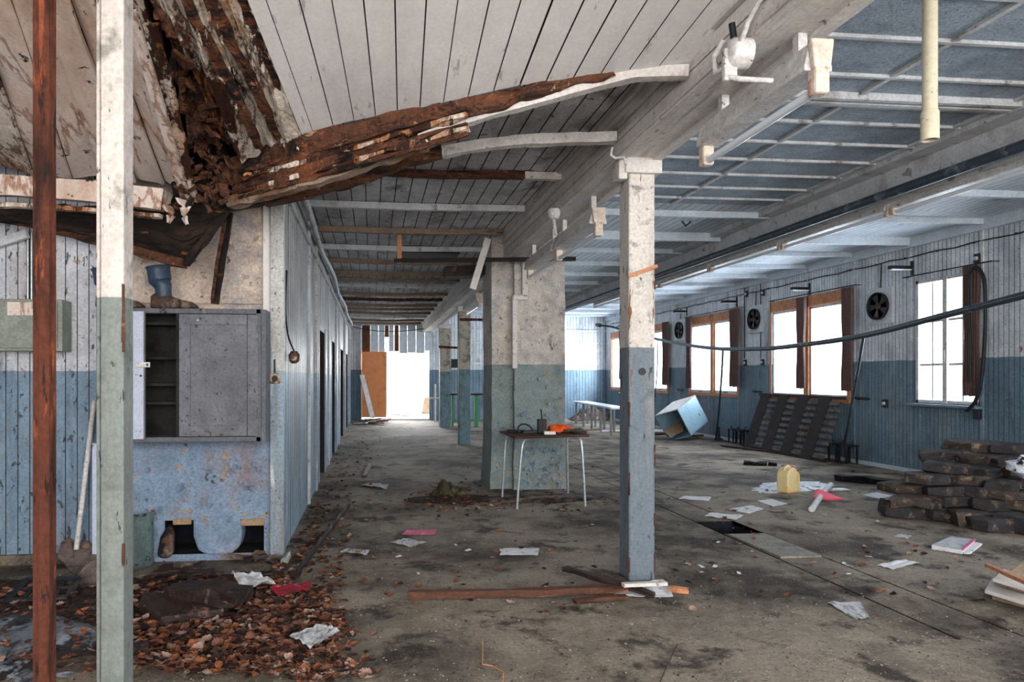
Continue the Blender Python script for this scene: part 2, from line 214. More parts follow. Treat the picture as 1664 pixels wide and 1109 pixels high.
# ------------------------------------------------------------------ mesh builder
class MB:
    def __init__(s): s.v = []; s.f = []; s.m = []
    def quad(s, a, b, c, d, mi=0):
        k = len(s.v); s.v += [Vector(a), Vector(b), Vector(c), Vector(d)]; s.f.append((k, k+1, k+2, k+3)); s.m.append(mi); return s
    def box(s, c, d, R=None, mi=0):
        c = Vector(c); k = len(s.v); hx, hy, hz = d[0]/2, d[1]/2, d[2]/2
        for x, y, z in ((-1,-1,-1),(1,-1,-1),(1,1,-1),(-1,1,-1),(-1,-1,1),(1,-1,1),(1,1,1),(-1,1,1)):
            p = Vector((x*hx, y*hy, z*hz)); s.v.append(c+(R @ p if R else p))
        for f in ((3,2,1,0),(4,5,6,7),(0,1,5,4),(1,2,6,5),(2,3,7,6),(3,0,4,7)): s.f.append(tuple(k+i for i in f)); s.m.append(mi)
        return s
    def bx(s, x0, x1, y0, y1, z0, z1, mi=0): return s.box(((x0+x1)/2, (y0+y1)/2, (z0+z1)/2), (abs(x1-x0), abs(y1-y0), abs(z1-z0)), None, mi)
    def tube(s, path, r, n=10, mi=0, cap=True):
        path = [Vector(p) for p in path]; L = len(path); rr = r if isinstance(r, (list, tuple)) else [r]*L; k0 = len(s.v)
        t0 = (path[1]-path[0]).normalized(); up = Vector((0, 0, 1)) if abs(t0.z) < .9 else Vector((1, 0, 0)); a = t0.cross(up).normalized()
        for i, p in enumerate(path):
            t = (path[min(i+1, L-1)]-path[max(i-1, 0)]).normalized(); a = (a-t*a.dot(t)).normalized(); b = t.cross(a)
            for j in range(n): w = 2*math.pi*j/n; s.v.append(p+(a*math.cos(w)+b*math.sin(w))*rr[i])
        for i in range(L-1):
            for j in range(n): s.f.append((k0+i*n+j, k0+i*n+(j+1) % n, k0+(i+1)*n+(j+1) % n, k0+(i+1)*n+j)); s.m.append(mi)
        if cap:
            s.f.append(tuple(k0+j for j in range(n))[::-1]); s.m.append(mi); s.f.append(tuple(k0+(L-1)*n+j for j in range(n))); s.m.append(mi)
        return s
    def lathe(s, c, prof, n=20, axis='z', mi=0):
        c = Vector(c); k0 = len(s.v)
        for r, h in prof:
            for j in range(n):
                w = 2*math.pi*j/n; q = {'z': (r*math.cos(w), r*math.sin(w), h), 'x': (h, r*math.cos(w), r*math.sin(w)), 'y': (r*math.cos(w), h, r*math.sin(w))}[axis]
                s.v.append(c+Vector(q))
        for i in range(len(prof)-1):
            for j in range(n): s.f.append((k0+i*n+j, k0+i*n+(j+1) % n, k0+(i+1)*n+(j+1) % n, k0+(i+1)*n+j)); s.m.append(mi)
        s.f.append(tuple(k0+j for j in range(n))[::-1]); s.m.append(mi); e = k0+(len(prof)-1)*n; s.f.append(tuple(e+j for j in range(n))); s.m.append(mi)
        return s
    def prism(s, pts, d, mi=0):
        """polygon pts (3D) extruded by vector d"""
        k = len(s.v); n = len(pts); d = Vector(d); s.v += [Vector(p) for p in pts]+[Vector(p)+d for p in pts]
        s.f.append(tuple(range(k, k+n))[::-1]); s.m.append(mi); s.f.append(tuple(range(k+n, k+2*n))); s.m.append(mi)
        for i in range(n): s.f.append((k+i, k+(i+1) % n, k+n+(i+1) % n, k+n+i)); s.m.append(mi)
        return s
    def beam(s, path, w, h, jit=0.0, up=(0, 0, 1), step=.08, mi=0, seed=0, freq=9):
        """rectangular bar along a path, broken up by noise when jit > 0; w, h may be lists along the path"""
        path = [Vector(p) for p in path]; L = [0]
        for a, b in zip(path, path[1:]): L.append(L[-1]+(b-a).length)
        N = max(1, int(L[-1]/step)) if jit else len(path)-1; pts = []
        def at(lst, t):
            if not isinstance(lst, (list, tuple)): return lst
            for i in range(len(L)-1):
                if t <= L[i+1]+1e-9: k = (t-L[i])/max(1e-9, L[i+1]-L[i]); return lst[i]*(1-k)+lst[i+1]*k
            return lst[-1]
        ts = [L[-1]*i/N for i in range(N+1)] if jit else L
        for t in ts: pts.append(at(path, t))
        up = Vector(up); k0 = len(s.v); sec = [(-1,-1),(0,-1),(1,-1),(1,0),(1,1),(0,1),(-1,1),(-1,0)] if jit else [(-1,-1),(1,-1),(1,1),(-1,1)]; n = len(sec)
        for i, p in enumerate(pts):
            t = (pts[min(i+1, len(pts)-1)]-pts[max(i-1, 0)]).normalized(); a = t.cross(up).normalized(); b = a.cross(t)
            for x, y in sec:
                q = p+a*(x*at(w, ts[i])/2)+b*(y*at(h, ts[i])/2)
                if jit: q = q+noise.noise_vector(q*freq+Vector((seed*7.1, x, y)))*jit
                s.v.append(q)
        for i in range(len(pts)-1):
            for j in range(n): s.f.append((k0+i*n+j, k0+i*n+(j+1) % n, k0+(i+1)*n+(j+1) % n, k0+(i+1)*n+j)); s.m.append(mi)
        s.f.append(tuple(k0+j for j in range(n))[::-1]); s.m.append(mi); e = k0+(len(pts)-1)*n; s.f.append(tuple(e+j for j in range(n))); s.m.append(mi)
        return s
    def grid(s, fn, nu, nv, th=0.0, mi=0):
        """surface fn(a, b), a and b in 0..1, with thickness th along its own normal"""
        P0 = [[Vector(fn(i/nu, j/nv)) for j in range(nv+1)] for i in range(nu+1)]; k = len(s.v)
        for r in P0: s.v += r
        ix = lambda i, j, o=0: k+o+i*(nv+1)+j
        for i in range(nu):
            for j in range(nv): s.f.append((ix(i, j), ix(i+1, j), ix(i+1, j+1), ix(i, j+1))); s.m.append(mi)
        if th:
            o = (nu+1)*(nv+1); c = P0
            for i in range(nu+1):
                for j in range(nv+1):
                    a = c[min(i+1, nu)][j]-c[max(i-1, 0)][j]; b = c[i][min(j+1, nv)]-c[i][max(j-1, 0)]; nn = a.cross(b)
                    nn = nn.normalized() if nn.length > 1e-9 else Vector((0, 0, 1)); s.v.append(c[i][j]-nn*th)
            for i in range(nu):
                for j in range(nv): s.f.append((ix(i, j, o), ix(i, j+1, o), ix(i+1, j+1, o), ix(i+1, j, o))); s.m.append(mi)
            for i in range(nu):
                for j in (0, nv): s.f.append((ix(i, j), ix(i+1, j), ix(i+1, j, o), ix(i, j, o))); s.m.append(mi)
            for j in range(nv):
                for i in (0, nu): s.f.append((ix(i, j), ix(i, j+1), ix(i, j+1, o), ix(i, j, o))); s.m.append(mi)
        return s
    def build(s, name, mats, parent=None, smooth=False, bevel=0.0):
        me = D.meshes.new(name); off = Vector((0, 0, 0)); q = parent
        while q: off += q.location; q = q.parent
        rot = None
        me.from_pydata([p-off for p in s.v], [], s.f)
        for m in (mats if isinstance(mats, (list, tuple)) else [mats]): me.materials.append(M[m])
        for p, mi in zip(me.polygons, s.m): p.material_index = mi; p.use_smooth = smooth
        bm = bmesh.new(); bm.from_mesh(me); bmesh.ops.remove_doubles(bm, verts=bm.verts, dist=1e-5) if smooth else None
        bmesh.ops.recalc_face_normals(bm, faces=bm.faces); bm.to_mesh(me); bm.free()
        o = D.objects.new(name, me); COL.objects.link(o); o.parent = parent
        if bevel: b = o.modifiers.new('bevel', 'BEVEL'); b.width = bevel; b.segments = 2; b.limit_method = 'ANGLE'
        if smooth:
            try: me.set_sharp_from_angle(angle=math.radians(50))
            except Exception: pass
        return o
def tag(o, label, cat, group=None, kind=None):
    o['label'] = label; o['category'] = cat
    if group: o['group'] = group
    if kind: o['kind'] = kind
    return o
def thing(name, label, cat, loc, group=None):
    o = D.objects.new(name, None); COL.objects.link(o); o.location = loc; o.empty_display_size = .1; return tag(o, label, cat, group)
def single(name, mb, mats, label, cat, loc=None, group=None, **k):
    """a thing that is one mesh, with its origin put at its own base"""
    if loc is None:
        xs = [p.x for p in mb.v]; ys = [p.y for p in mb.v]; zs = [p.z for p in mb.v]; loc = Vector(((min(xs)+max(xs))/2, (min(ys)+max(ys))/2, min(zs)))
    loc = Vector(loc); mb.v = [p-loc for p in mb.v]; o = mb.build(name, mats, None, **k); o.location = loc; return tag(o, label, cat, group)
def struct(name, mb, mats, parent=None, **k):
    o = mb.build(name, mats, parent, **k)
    if parent is None: o['kind'] = 'structure'
    return o
def boardwall(mb, O, U, N, L, H, pitch, gap=.008, gd=.01, openings=(), grooves=True, Z0=0.0, up=(0, 0, 1)):
    """boards standing along U from O, facing N; openings = (u0, u1, z0, z1) left free; grooves are sunk by gd and use material 1"""
    O, U, N, up = Vector(O), Vector(U), Vector(N), Vector(up); us = []; u = 0.0
    edges = sorted(set([0.0, L]+[e for o in openings for e in o[:2] if 0 < e < L]))
    k = 0; cuts = []
    while u < L: cuts.append(u); u += pitch
    cuts.append(L)
    segs = []
    for a, b in zip(cuts, cuts[1:]): segs.append((a, max(a, b-gap), 0)); segs.append((max(a, b-gap), b, 1 if grooves else 0))
    zs = sorted(set([Z0, H]+[z for o in openings for z in o[2:4] if Z0 < z < H]))
    for a, b, g in segs:
        ee = [a]+[e for e in edges if a < e < b]+[b]
        for x0, x1 in zip(ee, ee[1:]):
            if x1-x0 < 1e-6: continue
            for z0, z1 in zip(zs, zs[1:]):
                cx, cz = (x0+x1)/2, (z0+z1)/2
                if any(o[0] < cx < o[1] and o[2] < cz < o[3] for o in openings): continue
                d = N*(-gd) if g else Vector((0, 0, 0)); A = O+U*x0+up*z0; B = O+U*x1+up*z0; Cc = O+U*x1+up*z1; Dd = O+U*x0+up*z1
                mb.quad(A+d, B+d, Cc+d, Dd+d, 1 if g else 0)
                if g: mb.quad(A, A+d, Dd+d, Dd, 1); mb.quad(B+d, B, Cc, Cc+d, 1)
    return mb
NZ = lambda x, y, z=0.: noise.noise(Vector((x, y, z)))
# ================================================================== THE SHELL
# floor: cells with sunk joints and one open pit
HOLE = (3.02, 3.37, G(1180, 868).y, G(1200, 847).y)
fm = MB()
xs = [-6, 3.0, 3.016, 3.37, 3.384, 6.0, XR]; ys = [-2.5, 3.2, HOLE[2], HOLE[3], 12.5, YB]
for i, (a, b) in enumerate(zip(xs, xs[1:])):
    for j, (c, d) in enumerate(zip(ys, ys[1:])):
        if a > 3.0 and b < 3.38 and j == 2 and 3.01 < a: continue
        jo = (i in (1, 3)) and 1 <= j <= 3
        if jo:
            z = -.03; fm.quad((a, c, z), (b, c, z), (b, d, z), (a, d, z), 1); fm.quad((a, c, 0), (a, c, z), (a, d, z), (a, d, 0), 1); fm.quad((b, c, z), (b, c, 0), (b, d, 0), (b, d, z), 1)
        else: fm.quad((a, c, 0), (b, c, 0), (b, d, 0), (a, d, 0), 0)
hx0, hx1, hy0, hy1 = 3.016, 3.37, HOLE[2], HOLE[3]
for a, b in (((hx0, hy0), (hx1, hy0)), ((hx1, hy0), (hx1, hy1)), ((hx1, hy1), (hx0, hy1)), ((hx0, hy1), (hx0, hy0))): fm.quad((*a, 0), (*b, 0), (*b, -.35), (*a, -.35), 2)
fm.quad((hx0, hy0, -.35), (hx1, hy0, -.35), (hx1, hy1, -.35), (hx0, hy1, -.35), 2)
for a, b, in ((5.0, 9.1), (6.4, 12.0)): pass
struct('floor', fm, ['floor', 'earth', 'recess'])
# window wall
wm = MB(); ops = [(y0+3, y1+3, z0, z1) for y0, y1, z0, z1, k in WIN]
# neighbours of a pair share one opening up to the post between them
boardwall(wm, (XR, -3, 0), (0, 1, 0), (-1, 0, 0), YB+3, ZR+.05, .068, .007, .009, ops)
for a, b, z0, z1 in ops:
    y0, y1 = a-3, b-3
    for q in (((XR, y0, z0), (XR+.3, y0, z0), (XR+.3, y0, z1), (XR, y0, z1)), ((XR, y1, z0), (XR+.3, y1, z0), (XR+.3, y1, z1), (XR, y1, z1)),
              ((XR, y0, z0), (XR+.3, y0, z0), (XR+.3, y1, z0), (XR, y1, z0)), ((XR, y0, z1), (XR+.3, y0, z1), (XR+.3, y1, z1), (XR, y1, z1))): wm.quad(*q, 2)
struct('wall_right', wm, ['wall_boards', 'groove_blue', 'fan_white'])
for n, u in enumerate((1597, 1480, 1389, 1313, 1255, 1201, 1158, 1119, 1086)):
    y = PX(u, 600, XR).y; struct('trim_%d' % (n+1), MB().bx(XR-.018, XR, y-.02, y+.02, 0, ZR-.13), ['wall_boards'])
struct('trim_10', MB().bx(XR-.05, XR, -2.5, YB, ZR-.14, ZR).bx(XR-.025, XR, -2.5, YB, 0, .06), ['ceil_blue'])
# end wall with the ragged doorway
DX0, DX1, DZ = -.33, 1.80, 2.15
em = MB(); boardwall(em, (XL-.2, YB, 0), (1, 0, 0), (0, -1, 0), XR-XL+.2, ZR+.05, .10, .010, .01, [(DX0-XL+.2, DX1-XL+.2, 0, 3.03)])
struct('wall_back', em, ['wall_boards', 'groove_blue'])
struct('trim_11', MB().bx(2.3, XR, YB-.03, YB, 1.78, 1.83).bx(2.3, XR, YB-.03, YB, 2.45, 2.49).bx(2.3, XR, YB-.03, YB, 2.86, 2.9), ['wall_boards'])
struct('trim_12', MB().bx(DX1, DX1+.07, YB-.06, YB+.05, 0, 3.03).bx(DX0-.05, DX0, YB-.06, YB+.05, 0, 3.03).bx(DX0-.05, DX1+.07, YB-.06, YB+.05, 3.0, 3.06), ['wall_boards'])
# corridor wall
DOORS = [(PX(519, 600, XL).y, PX(527, 600, XL).y, 1.97), (PX(539, 600, XL).y, PX(543.5, 600, XL).y, 1.97), (PX(553, 600, XL).y, PX(557, 600, XL).y, 1.97), (17.6, 18.6, 1.97)]
cm = MB(); boardwall(cm, (XL, YF, 0), (0, 1, 0), (1, 0, 0), YB-YF, ZC+.02, .155, .012, .012, [(a-YF, b-YF, 0, z) for a, b, z in DOORS])
for a, b, z in DOORS:
    cm.quad((XL, a, 0), (XL-.18, a, 0), (XL-.18, a, z), (XL, a, z), 1); cm.quad((XL, b, 0), (XL-.18, b, 0), (XL-.18, b, z), (XL, b, z), 1); cm.quad((XL, a, z), (XL-.18, a, z), (XL-.18, b, z), (XL, b, z), 1)  # reveals coloured dark so the doorways read as unlit gaps
struct('wall_left', cm, ['corr_boards', 'groove'])
for n, (a, b, z) in enumerate(DOORS):
    d = struct('door_%d' % (n+1), MB().bx(XL-.17, XL-.12, a+.02, b-.02, .01, z-.02), ['cab_in'])
    MB().bx(XL-.02, XL+.006, a-.08, a, 0, z+.07).bx(XL+.001, XL+.02, b, b+.08, 0, z+.07).bx(XL-.02, XL+.006, a, b, z, z+.07).build('door_frame', ['corr_boards'], d)
    MB().tube([(XL-.12, b-.12, 1.02), (XL-.07, b-.12, 1.02), (XL-.07, b-.23, 1.02)], .009, 8).build('door_handle', ['steel'], d, smooth=True)
n0 = 13
for k, y in enumerate((7.35, 8.2, 10.6, 12.6, 13.9, 16.2, 17.0, 19.4, 20.3)):
    struct('trim_%d' % (n0+k), MB().bx(XL, XL+.02+.012*(k % 2), y-.05, y+.05, 0, ZC-.05), ['corr_boards' if k % 2 else 'batten'])
cb = MB(); path = [(XL+.07+.02*math.sin(i*1.3), YF+.1+i*.9, 2.93+.03*NZ(i*.7, 3)) for i in range(18)]
cb.tube(path, .03, 8); struct('trim_22', cb, ['batten'], smooth=True)
cb = MB(); cb.bx(XL, XL+.022, YF, YB, 2.76, 2.82); struct('trim_23', cb, ['corr_boards'])
# cabinet wall (plaster), its cavities and the corner post
PXL = PY(158, 700, YF).x
hu0, hu1, hz1 = PY(268, 870, YF).x, PY(429, 870, YF).x, PY(300, 846, YF).z
pm = MB(); boardwall(pm, (PXL, YF, 0), (1, 0, 0), (0, -1, 0), XL-.0-PXL, ZC+.3, 10, 0, 0, [(hu0-PXL, hu1-PXL, .05, hz1)], grooves=False)
pm.f = pm.f; struct('wall_front', pm, ['plaster'])
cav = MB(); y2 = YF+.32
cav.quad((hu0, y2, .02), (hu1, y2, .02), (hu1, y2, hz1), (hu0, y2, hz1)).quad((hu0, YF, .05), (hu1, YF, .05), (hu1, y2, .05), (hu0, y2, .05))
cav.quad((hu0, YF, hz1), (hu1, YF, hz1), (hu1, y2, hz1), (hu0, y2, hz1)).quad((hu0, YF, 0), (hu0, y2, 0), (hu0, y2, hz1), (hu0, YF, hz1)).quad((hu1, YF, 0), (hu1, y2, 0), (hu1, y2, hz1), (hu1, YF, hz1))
struct('wall_front_cavity', cav, ['recess'])
def wp(u, v, dy=0): p = PY(u, v, YF); return V(p.x, YF+dy, p.z)
pts = [wp(314, 840), wp(392, 838), wp(394, 870), wp(389, 890), wp(374, 902), wp(340, 904), wp(322, 895), wp(314, 872)]
struct('wall_front_pier', MB().prism([p+V(0, -.012, 0) for p in pts], (0, .16, 0)), ['plaster'], bevel=.02)
pts = [wp(256, 905), wp(262, 872), wp(276, 850), wp(283, 868), wp(282, 898), wp(276, 908)]
struct('wall_front_rubble', MB().prism([p+V(0, -.05, 0) for p in pts], (0, .1, 0)), ['brick_dirty'], bevel=.03)
lin = MB(); lin.box(wp(296, 848, .02), (.13, .06, .045)).box(wp(411, 849, .02), (.17, .06, .05)); struct('trim_24', lin, ['lintel'], bevel=.004)
cx0, cx1 = PY(440, 600, YF).x, XL+.0
struct('trim_25', MB().bx(cx0, XL+.03, YF-.045, YF+.05, 0, ZC), ['corr_boards'], bevel=.006)
struct('trim_26', MB().bx(cx0-.055, cx0, YF-.02, YF+.02, PY(440, 600, YF).z, ZC), ['ceil_white'], bevel=.004)
struct('trim_27', MB().bx(PXL, cx0-.06, YF-.02, YF, PY(400, 495, YF).z, PY(400, 486, YF).z), ['plaster'], bevel=.004)
fl = MB()
for k in range(26):
    u, v = random.choice([(372, 755), (385, 770), (240, 765), (255, 790), (300, 800), (345, 820), (400, 800), (262, 830), (420, 760), (380, 850), (330, 770)]); u += random.uniform(-14, 14); v += random.uniform(-12, 12)
    c = wp(u, v, -.004); s = random.uniform(.012, .04); a = random.uniform(0, 6.28)
    fl.grid(lambda p, q, c=c, s=s, a=a: c+V((p-.5)*2*s*math.cos(a)-(q-.5)*s*math.sin(a), -.035*p*p*(s/.04), (p-.5)*2*s*math.sin(a)+(q-.5)*s*1.4*math.cos(a)), 4, 3, .0015)
fo = fl.build('peeling_paint', ['plaster']); fo['kind'] = 'structure'
# boarded wall further to the side
lm = MB(); boardwall(lm, (-4.6, YF+.04, 0), (1, 0, 0), (0, -1, 0), 4.6+PXL+.02, ZC+.3, .082, .006, .008); struct('wall_side', lm, ['left_boards', 'groove'])
struct('baseboard_front', MB().bx(-4.6, PXL, YF, YF+.04, 0, .07), ['floor'])
struct('wall_far_side', MB().bx(-4.7, -4.6, -2.5, YF+.1, 0, 3.7), ['left_boards'])
# chimney-like pillar
PY0 = 8.02
px0, pxm, px1 = PY(799, 700, PY0).x, PY(840, 700, PY0).x, PY(918, 700, PY0).x
pl = MB(); k = 24
def pil(x0, x1, y0, y1, z1, seed, taper=.0):
    """pillar block as stacked rings so the lower edge can crumble"""
    ring = []; nz = 30
    for i in range(nz+1):
        z = z1*i/nz; e = .05*max(0, 1-z/.5)*taper; r = []
        def w(x, y): return V(x+.012*NZ(x*5+seed, z*5)+.004*NZ(z*22, x*9), y+.012*NZ(y*5+seed, z*6+9)+.004*NZ(z*25, y*9+3), z)
        for j in range(9): r.append(w(x0-e+(x1-x0+2*e)*j/8, y0-e))
        for j in range(1, 9): r.append(w(x1+e, y0-e+(y1-y0+2*e)*j/8))
        for j in range(1, 9): r.append(w(x1+e-(x1-x0+2*e)*j/8, y1+e))
        for j in range(1, 8): r.append(w(x0-e, y1+e-(y1-y0+2*e)*j/8))
        ring.append(r)
    n = len(ring[0]); k0 = len(pl.v)
    for r in ring: pl.v += r
    for i in range(nz):
        for j in range(n): pl.f.append((k0+i*n+j, k0+i*n+(j+1) % n, k0+(i+1)*n+(j+1) % n, k0+(i+1)*n+j)); pl.m.append(0)
pil(PY(799, 700, PY0+.1).x, pxm-.02, PY0+.10, PY0+.75, ZR, 1, .5); pil(pxm-.03, px1, PY0, PY0+.75, ZR, 5, .25)
struct('wall_pillar', pl, ['pillar'])
fl = MB()
for k in range(70):
    u = random.uniform(846, 914); v = random.choice([random.uniform(725, 795), random.uniform(600, 795)]); c = PY(u, v, PY0-.02); s = random.uniform(.01, .035); a = random.uniform(0, 6.28)
    fl.grid(lambda p, q: c+V((p-.5)*2*s*math.cos(a)-(q-.5)*s*math.sin(a), -.03*p*p*(s/.03), (p-.5)*2*s*math.sin(a)+(q-.5)*s*1.4*math.cos(a)), 4, 3, .0015)
fo = fl.build('peeling_paint', ['wall_flake']); fo['kind'] = 'structure'
# ceilings
g = MB(); boardwall(g, (XL-.05, 3.3, ZC), (1, 0, 0), (0, 0, -1), 1.55-XL, YB-3.3, .135, .009, .012, [(1.35-XL-.9, 1.35-XL-.1, 8.75-3.3, 9.75-3.3)], up=(0, 1, 0)); struct('ceiling', g, ['ceil_grey', 'groove'])
struct('ceiling_void_slab', MB().bx(.3, 1.5, 8.6, 9.9, ZC+.12, ZC+.14), ['rot_shade_dark'])  # dark slab closing the ceiling opening from above
g = MB(); boardwall(g, (1.85, 7.38, ZR), (1, 0, 0), (0, 0, -1), XR-1.8, YB-7.38, .105, .007, .008, up=(0, 1, 0)); boardwall(g, (5.05, -2.5, ZR), (1, 0, 0), (0, 0, -1), XR-5.05, 9.88, .105, .007, .008, up=(0, 1, 0)); struct('ceiling_hall', g, ['ceil_blue', 'groove_blue'])
struct('ceiling_panels', MB().bx(1.85, 5.05, -2.5, 7.38, ZR, ZR+.02), ['panel'])
gb = MB()
for x in (2.27, 3.38, 4.55): gb.bx(x-.018, x+.018, -2.5, 7.38, ZR-.02, ZR)
for y in (1.2, 1.75, 2.3, 2.75, 3.2, 3.65, 4.12, 4.9, 5.35, 5.8, 6.25, 6.7, 7.1): gb.bx(1.85, 5.05, y-.014, y+.014, ZR-.022, ZR)
struct('trim_29', gb, ['batten'])
struct('trim_30', MB().bx(1.85, 5.05, 4.38, 4.42, ZR-.05, ZR).bx(1.85, 5.05, 4.46, 4.50, ZR-.05, ZR).bx(1.85, 5.05, 4.54, 4.57, ZR-.03, ZR), ['batten'])
k = 31
for i in range(12):
    y = 7.72+1.16*i; h = .1 if i != 1 else .16
    struct('trim_%d' % k, MB().bx(1.85, 4.75, y-.03, y+.03, ZR-h*.7, ZR).bx(5.0, XR-.0, y-.03, y+.03, ZR-h*.7, ZR), ['ceil_blue']); k += 1
for y in (3.1, 4.25, 5.4, 6.56): struct('trim_%d' % k, MB().bx(5.0, XR, y-.03, y+.03, ZR-.07, ZR), ['ceil_blue']); k += 1
# main beam and its mouldings, second beam
struct('trim_%d' % k, MB().bx(1.6, 1.9, -2.5, YB, 2.82, ZR).bx(1.585, 1.9, -2.5, YB, 2.8, 2.88).bx(1.585, 1.9, -2.5, YB, 2.888, 2.96).bx(1.60, 1.66, -2.5, YB, 2.79, 2.81).bx(1.84, 1.90, -2.5, YB, 2.785, 2.81), ['white_beam']); k += 1
struct('trim_%d' % k, MB().bx(1.56, 1.6, -2.5, YB, 2.968, 3.03).bx(1.52, 1.6, -2.5, YB, 3.035, ZR), ['white_beam']); k += 1
struct('trim_%d' % k, MB().bx(1.9, 1.96, -2.5, YB, 3.06, ZR), ['white_beam']); k += 1
struct('trim_%d' % k, MB().bx(4.78, 5.02, -2.5, YB, 3.1, ZR).bx(4.6, 4.78, -2.5, YB, 3.27, ZR), ['batten']); k += 1
# near ceiling that sags to a rotten edge
Fpx = [(1110, 112, 3.42), (1001, 116, 3.45), (930, 127, 3.48), (863, 136, 3.52), (744, 162, 3.62), (681, 175, 3.70), (584, 194, 3.85), (517, 211, 3.95), (491, 224, 4.0), (420, 241, 4.2), (385, 258, 4.3)]
F = [P(*q) for q in Fpx]
def near_of(u, v, yn=2.77, vn=-60, vp=(655, 628)):
    t = (vn-v)/(vp[1]-v); return P(u+(vp[0]-u)*t, vn, yn)
Nn = [near_of(q[0], q[1]) for q in Fpx]
def lerp_poly(L, s):
    x = s*(len(L)-1); i = min(int(x), len(L)-2); return L[i].lerp(L[i+1], x-i)
def ruled(mb, s0, s1, gap, mi, gi, lift=0.0):
    for i in range(6):
        t0, t1 = i/6, (i+1)/6
        a, b = lerp_poly(F, s0), lerp_poly(F, s1-gap); c, d = lerp_poly(Nn, s0), lerp_poly(Nn, s1-gap); L = V(0, 0, lift)
        mb.quad(a.lerp(c, t0)+L, b.lerp(d, t0)+L, b.lerp(d, t1)+L, a.lerp(c, t1)+L, mi)
        if gap:
            e, f = lerp_poly(F, s1), lerp_poly(Nn, s1); G_ = V(0, 0, .012)
            mb.quad(b.lerp(d, t0)+L+G_, e.lerp(f, t0)+L+G_, e.lerp(f, t1)+L+G_, b.lerp(d, t1)+L+G_, gi)
            mb.quad(b.lerp(d, t0)+L, b.lerp(d, t0)+L+G_, b.lerp(d, t1)+L+G_, b.lerp(d, t1)+L, gi)
tot = sum((F[i+1]-F[i]).length for i in range(len(F)-1))
# arclength parameter so the boards keep one width
acc = [0]
for i in range(len(F)-1): acc.append(acc[-1]+(F[i+1]-F[i]).length)
def s_at(l):
    for i in range(len(acc)-1):
        if l <= acc[i+1]: return (i+(l-acc[i])/(acc[i+1]-acc[i]))/(len(F)-1)
    return 1.0
sg = MB(); l = 0.0; SWH = acc[8]
while l < SWH-.02:
    l2 = min(l+.138, SWH); s0, s1 = s_at(l), s_at(l2); ruled(sg, s0, s1, (s1-s0)*.05, 0, 1, .004*math.sin(l*40)); l = l2
sg.quad(F[0], Nn[0], Nn[0]+V(.4, 0, .05), F[0]+V(.4, 0, .05), 0)
struct('ceiling_near', sg, ['ceil_white', 'groove'])
struct('ceiling_rear', MB().bx(-4.6, 1.6, -2.5, 2.2, 3.12, 3.16), ['ceil_white'])
struct('ceiling_roof_block', MB().bx(-4.7, XR+.4, -2.5, YB+.2, 3.75, 3.8), ['rot_shade_dark'])  # opaque deck added over all ceilings to stop skylight
struct('ceiling_side', MB().bx(-4.6, -1.8, 4.6, YF+.04, 3.3, 3.34), ['rot_shade_dark'])
rw = MB(); rw.bx(-4.6, XR, -2.5, -2.4, 0, .8).bx(-4.6, XR, -2.5, -2.4, 3.15, 3.75)
for i in range(6): rw.bx(-4.6+i*2.4-.06, -4.6+i*2.4+.06, -2.5, -2.4, .8, 3.15)
struct('wall_rear_added', rw, ['wall_boards'])  # unseen wall added to give the rear fill lamp window openings
# things outside the doorway
struct('floor_outside', MB().bx(-8, 14, YB, YB+16, -.12, -.02), ['ground'])
bd = MB(); bd.grid(lambda p, q: lerp_poly(F, .72+.3*p).lerp(lerp_poly(Nn, .72+.3*p), q)+V(-.5*max(0, p-.6), 0, .16+.1*p), 14, 8); struct('ceiling_dark_backing', bd, ['rot_shade_dark'])  # dark sheet added above the planks so their gaps look unlit
struct('floor_sill', MB().bx(DX0, DX1, YB-.02, YB+.3, -.02, .03), ['plate'])
struct('wall_outside', MB().bx(-6, 10, YB+11, YB+11.2, 0, 3.4), ['ground'])
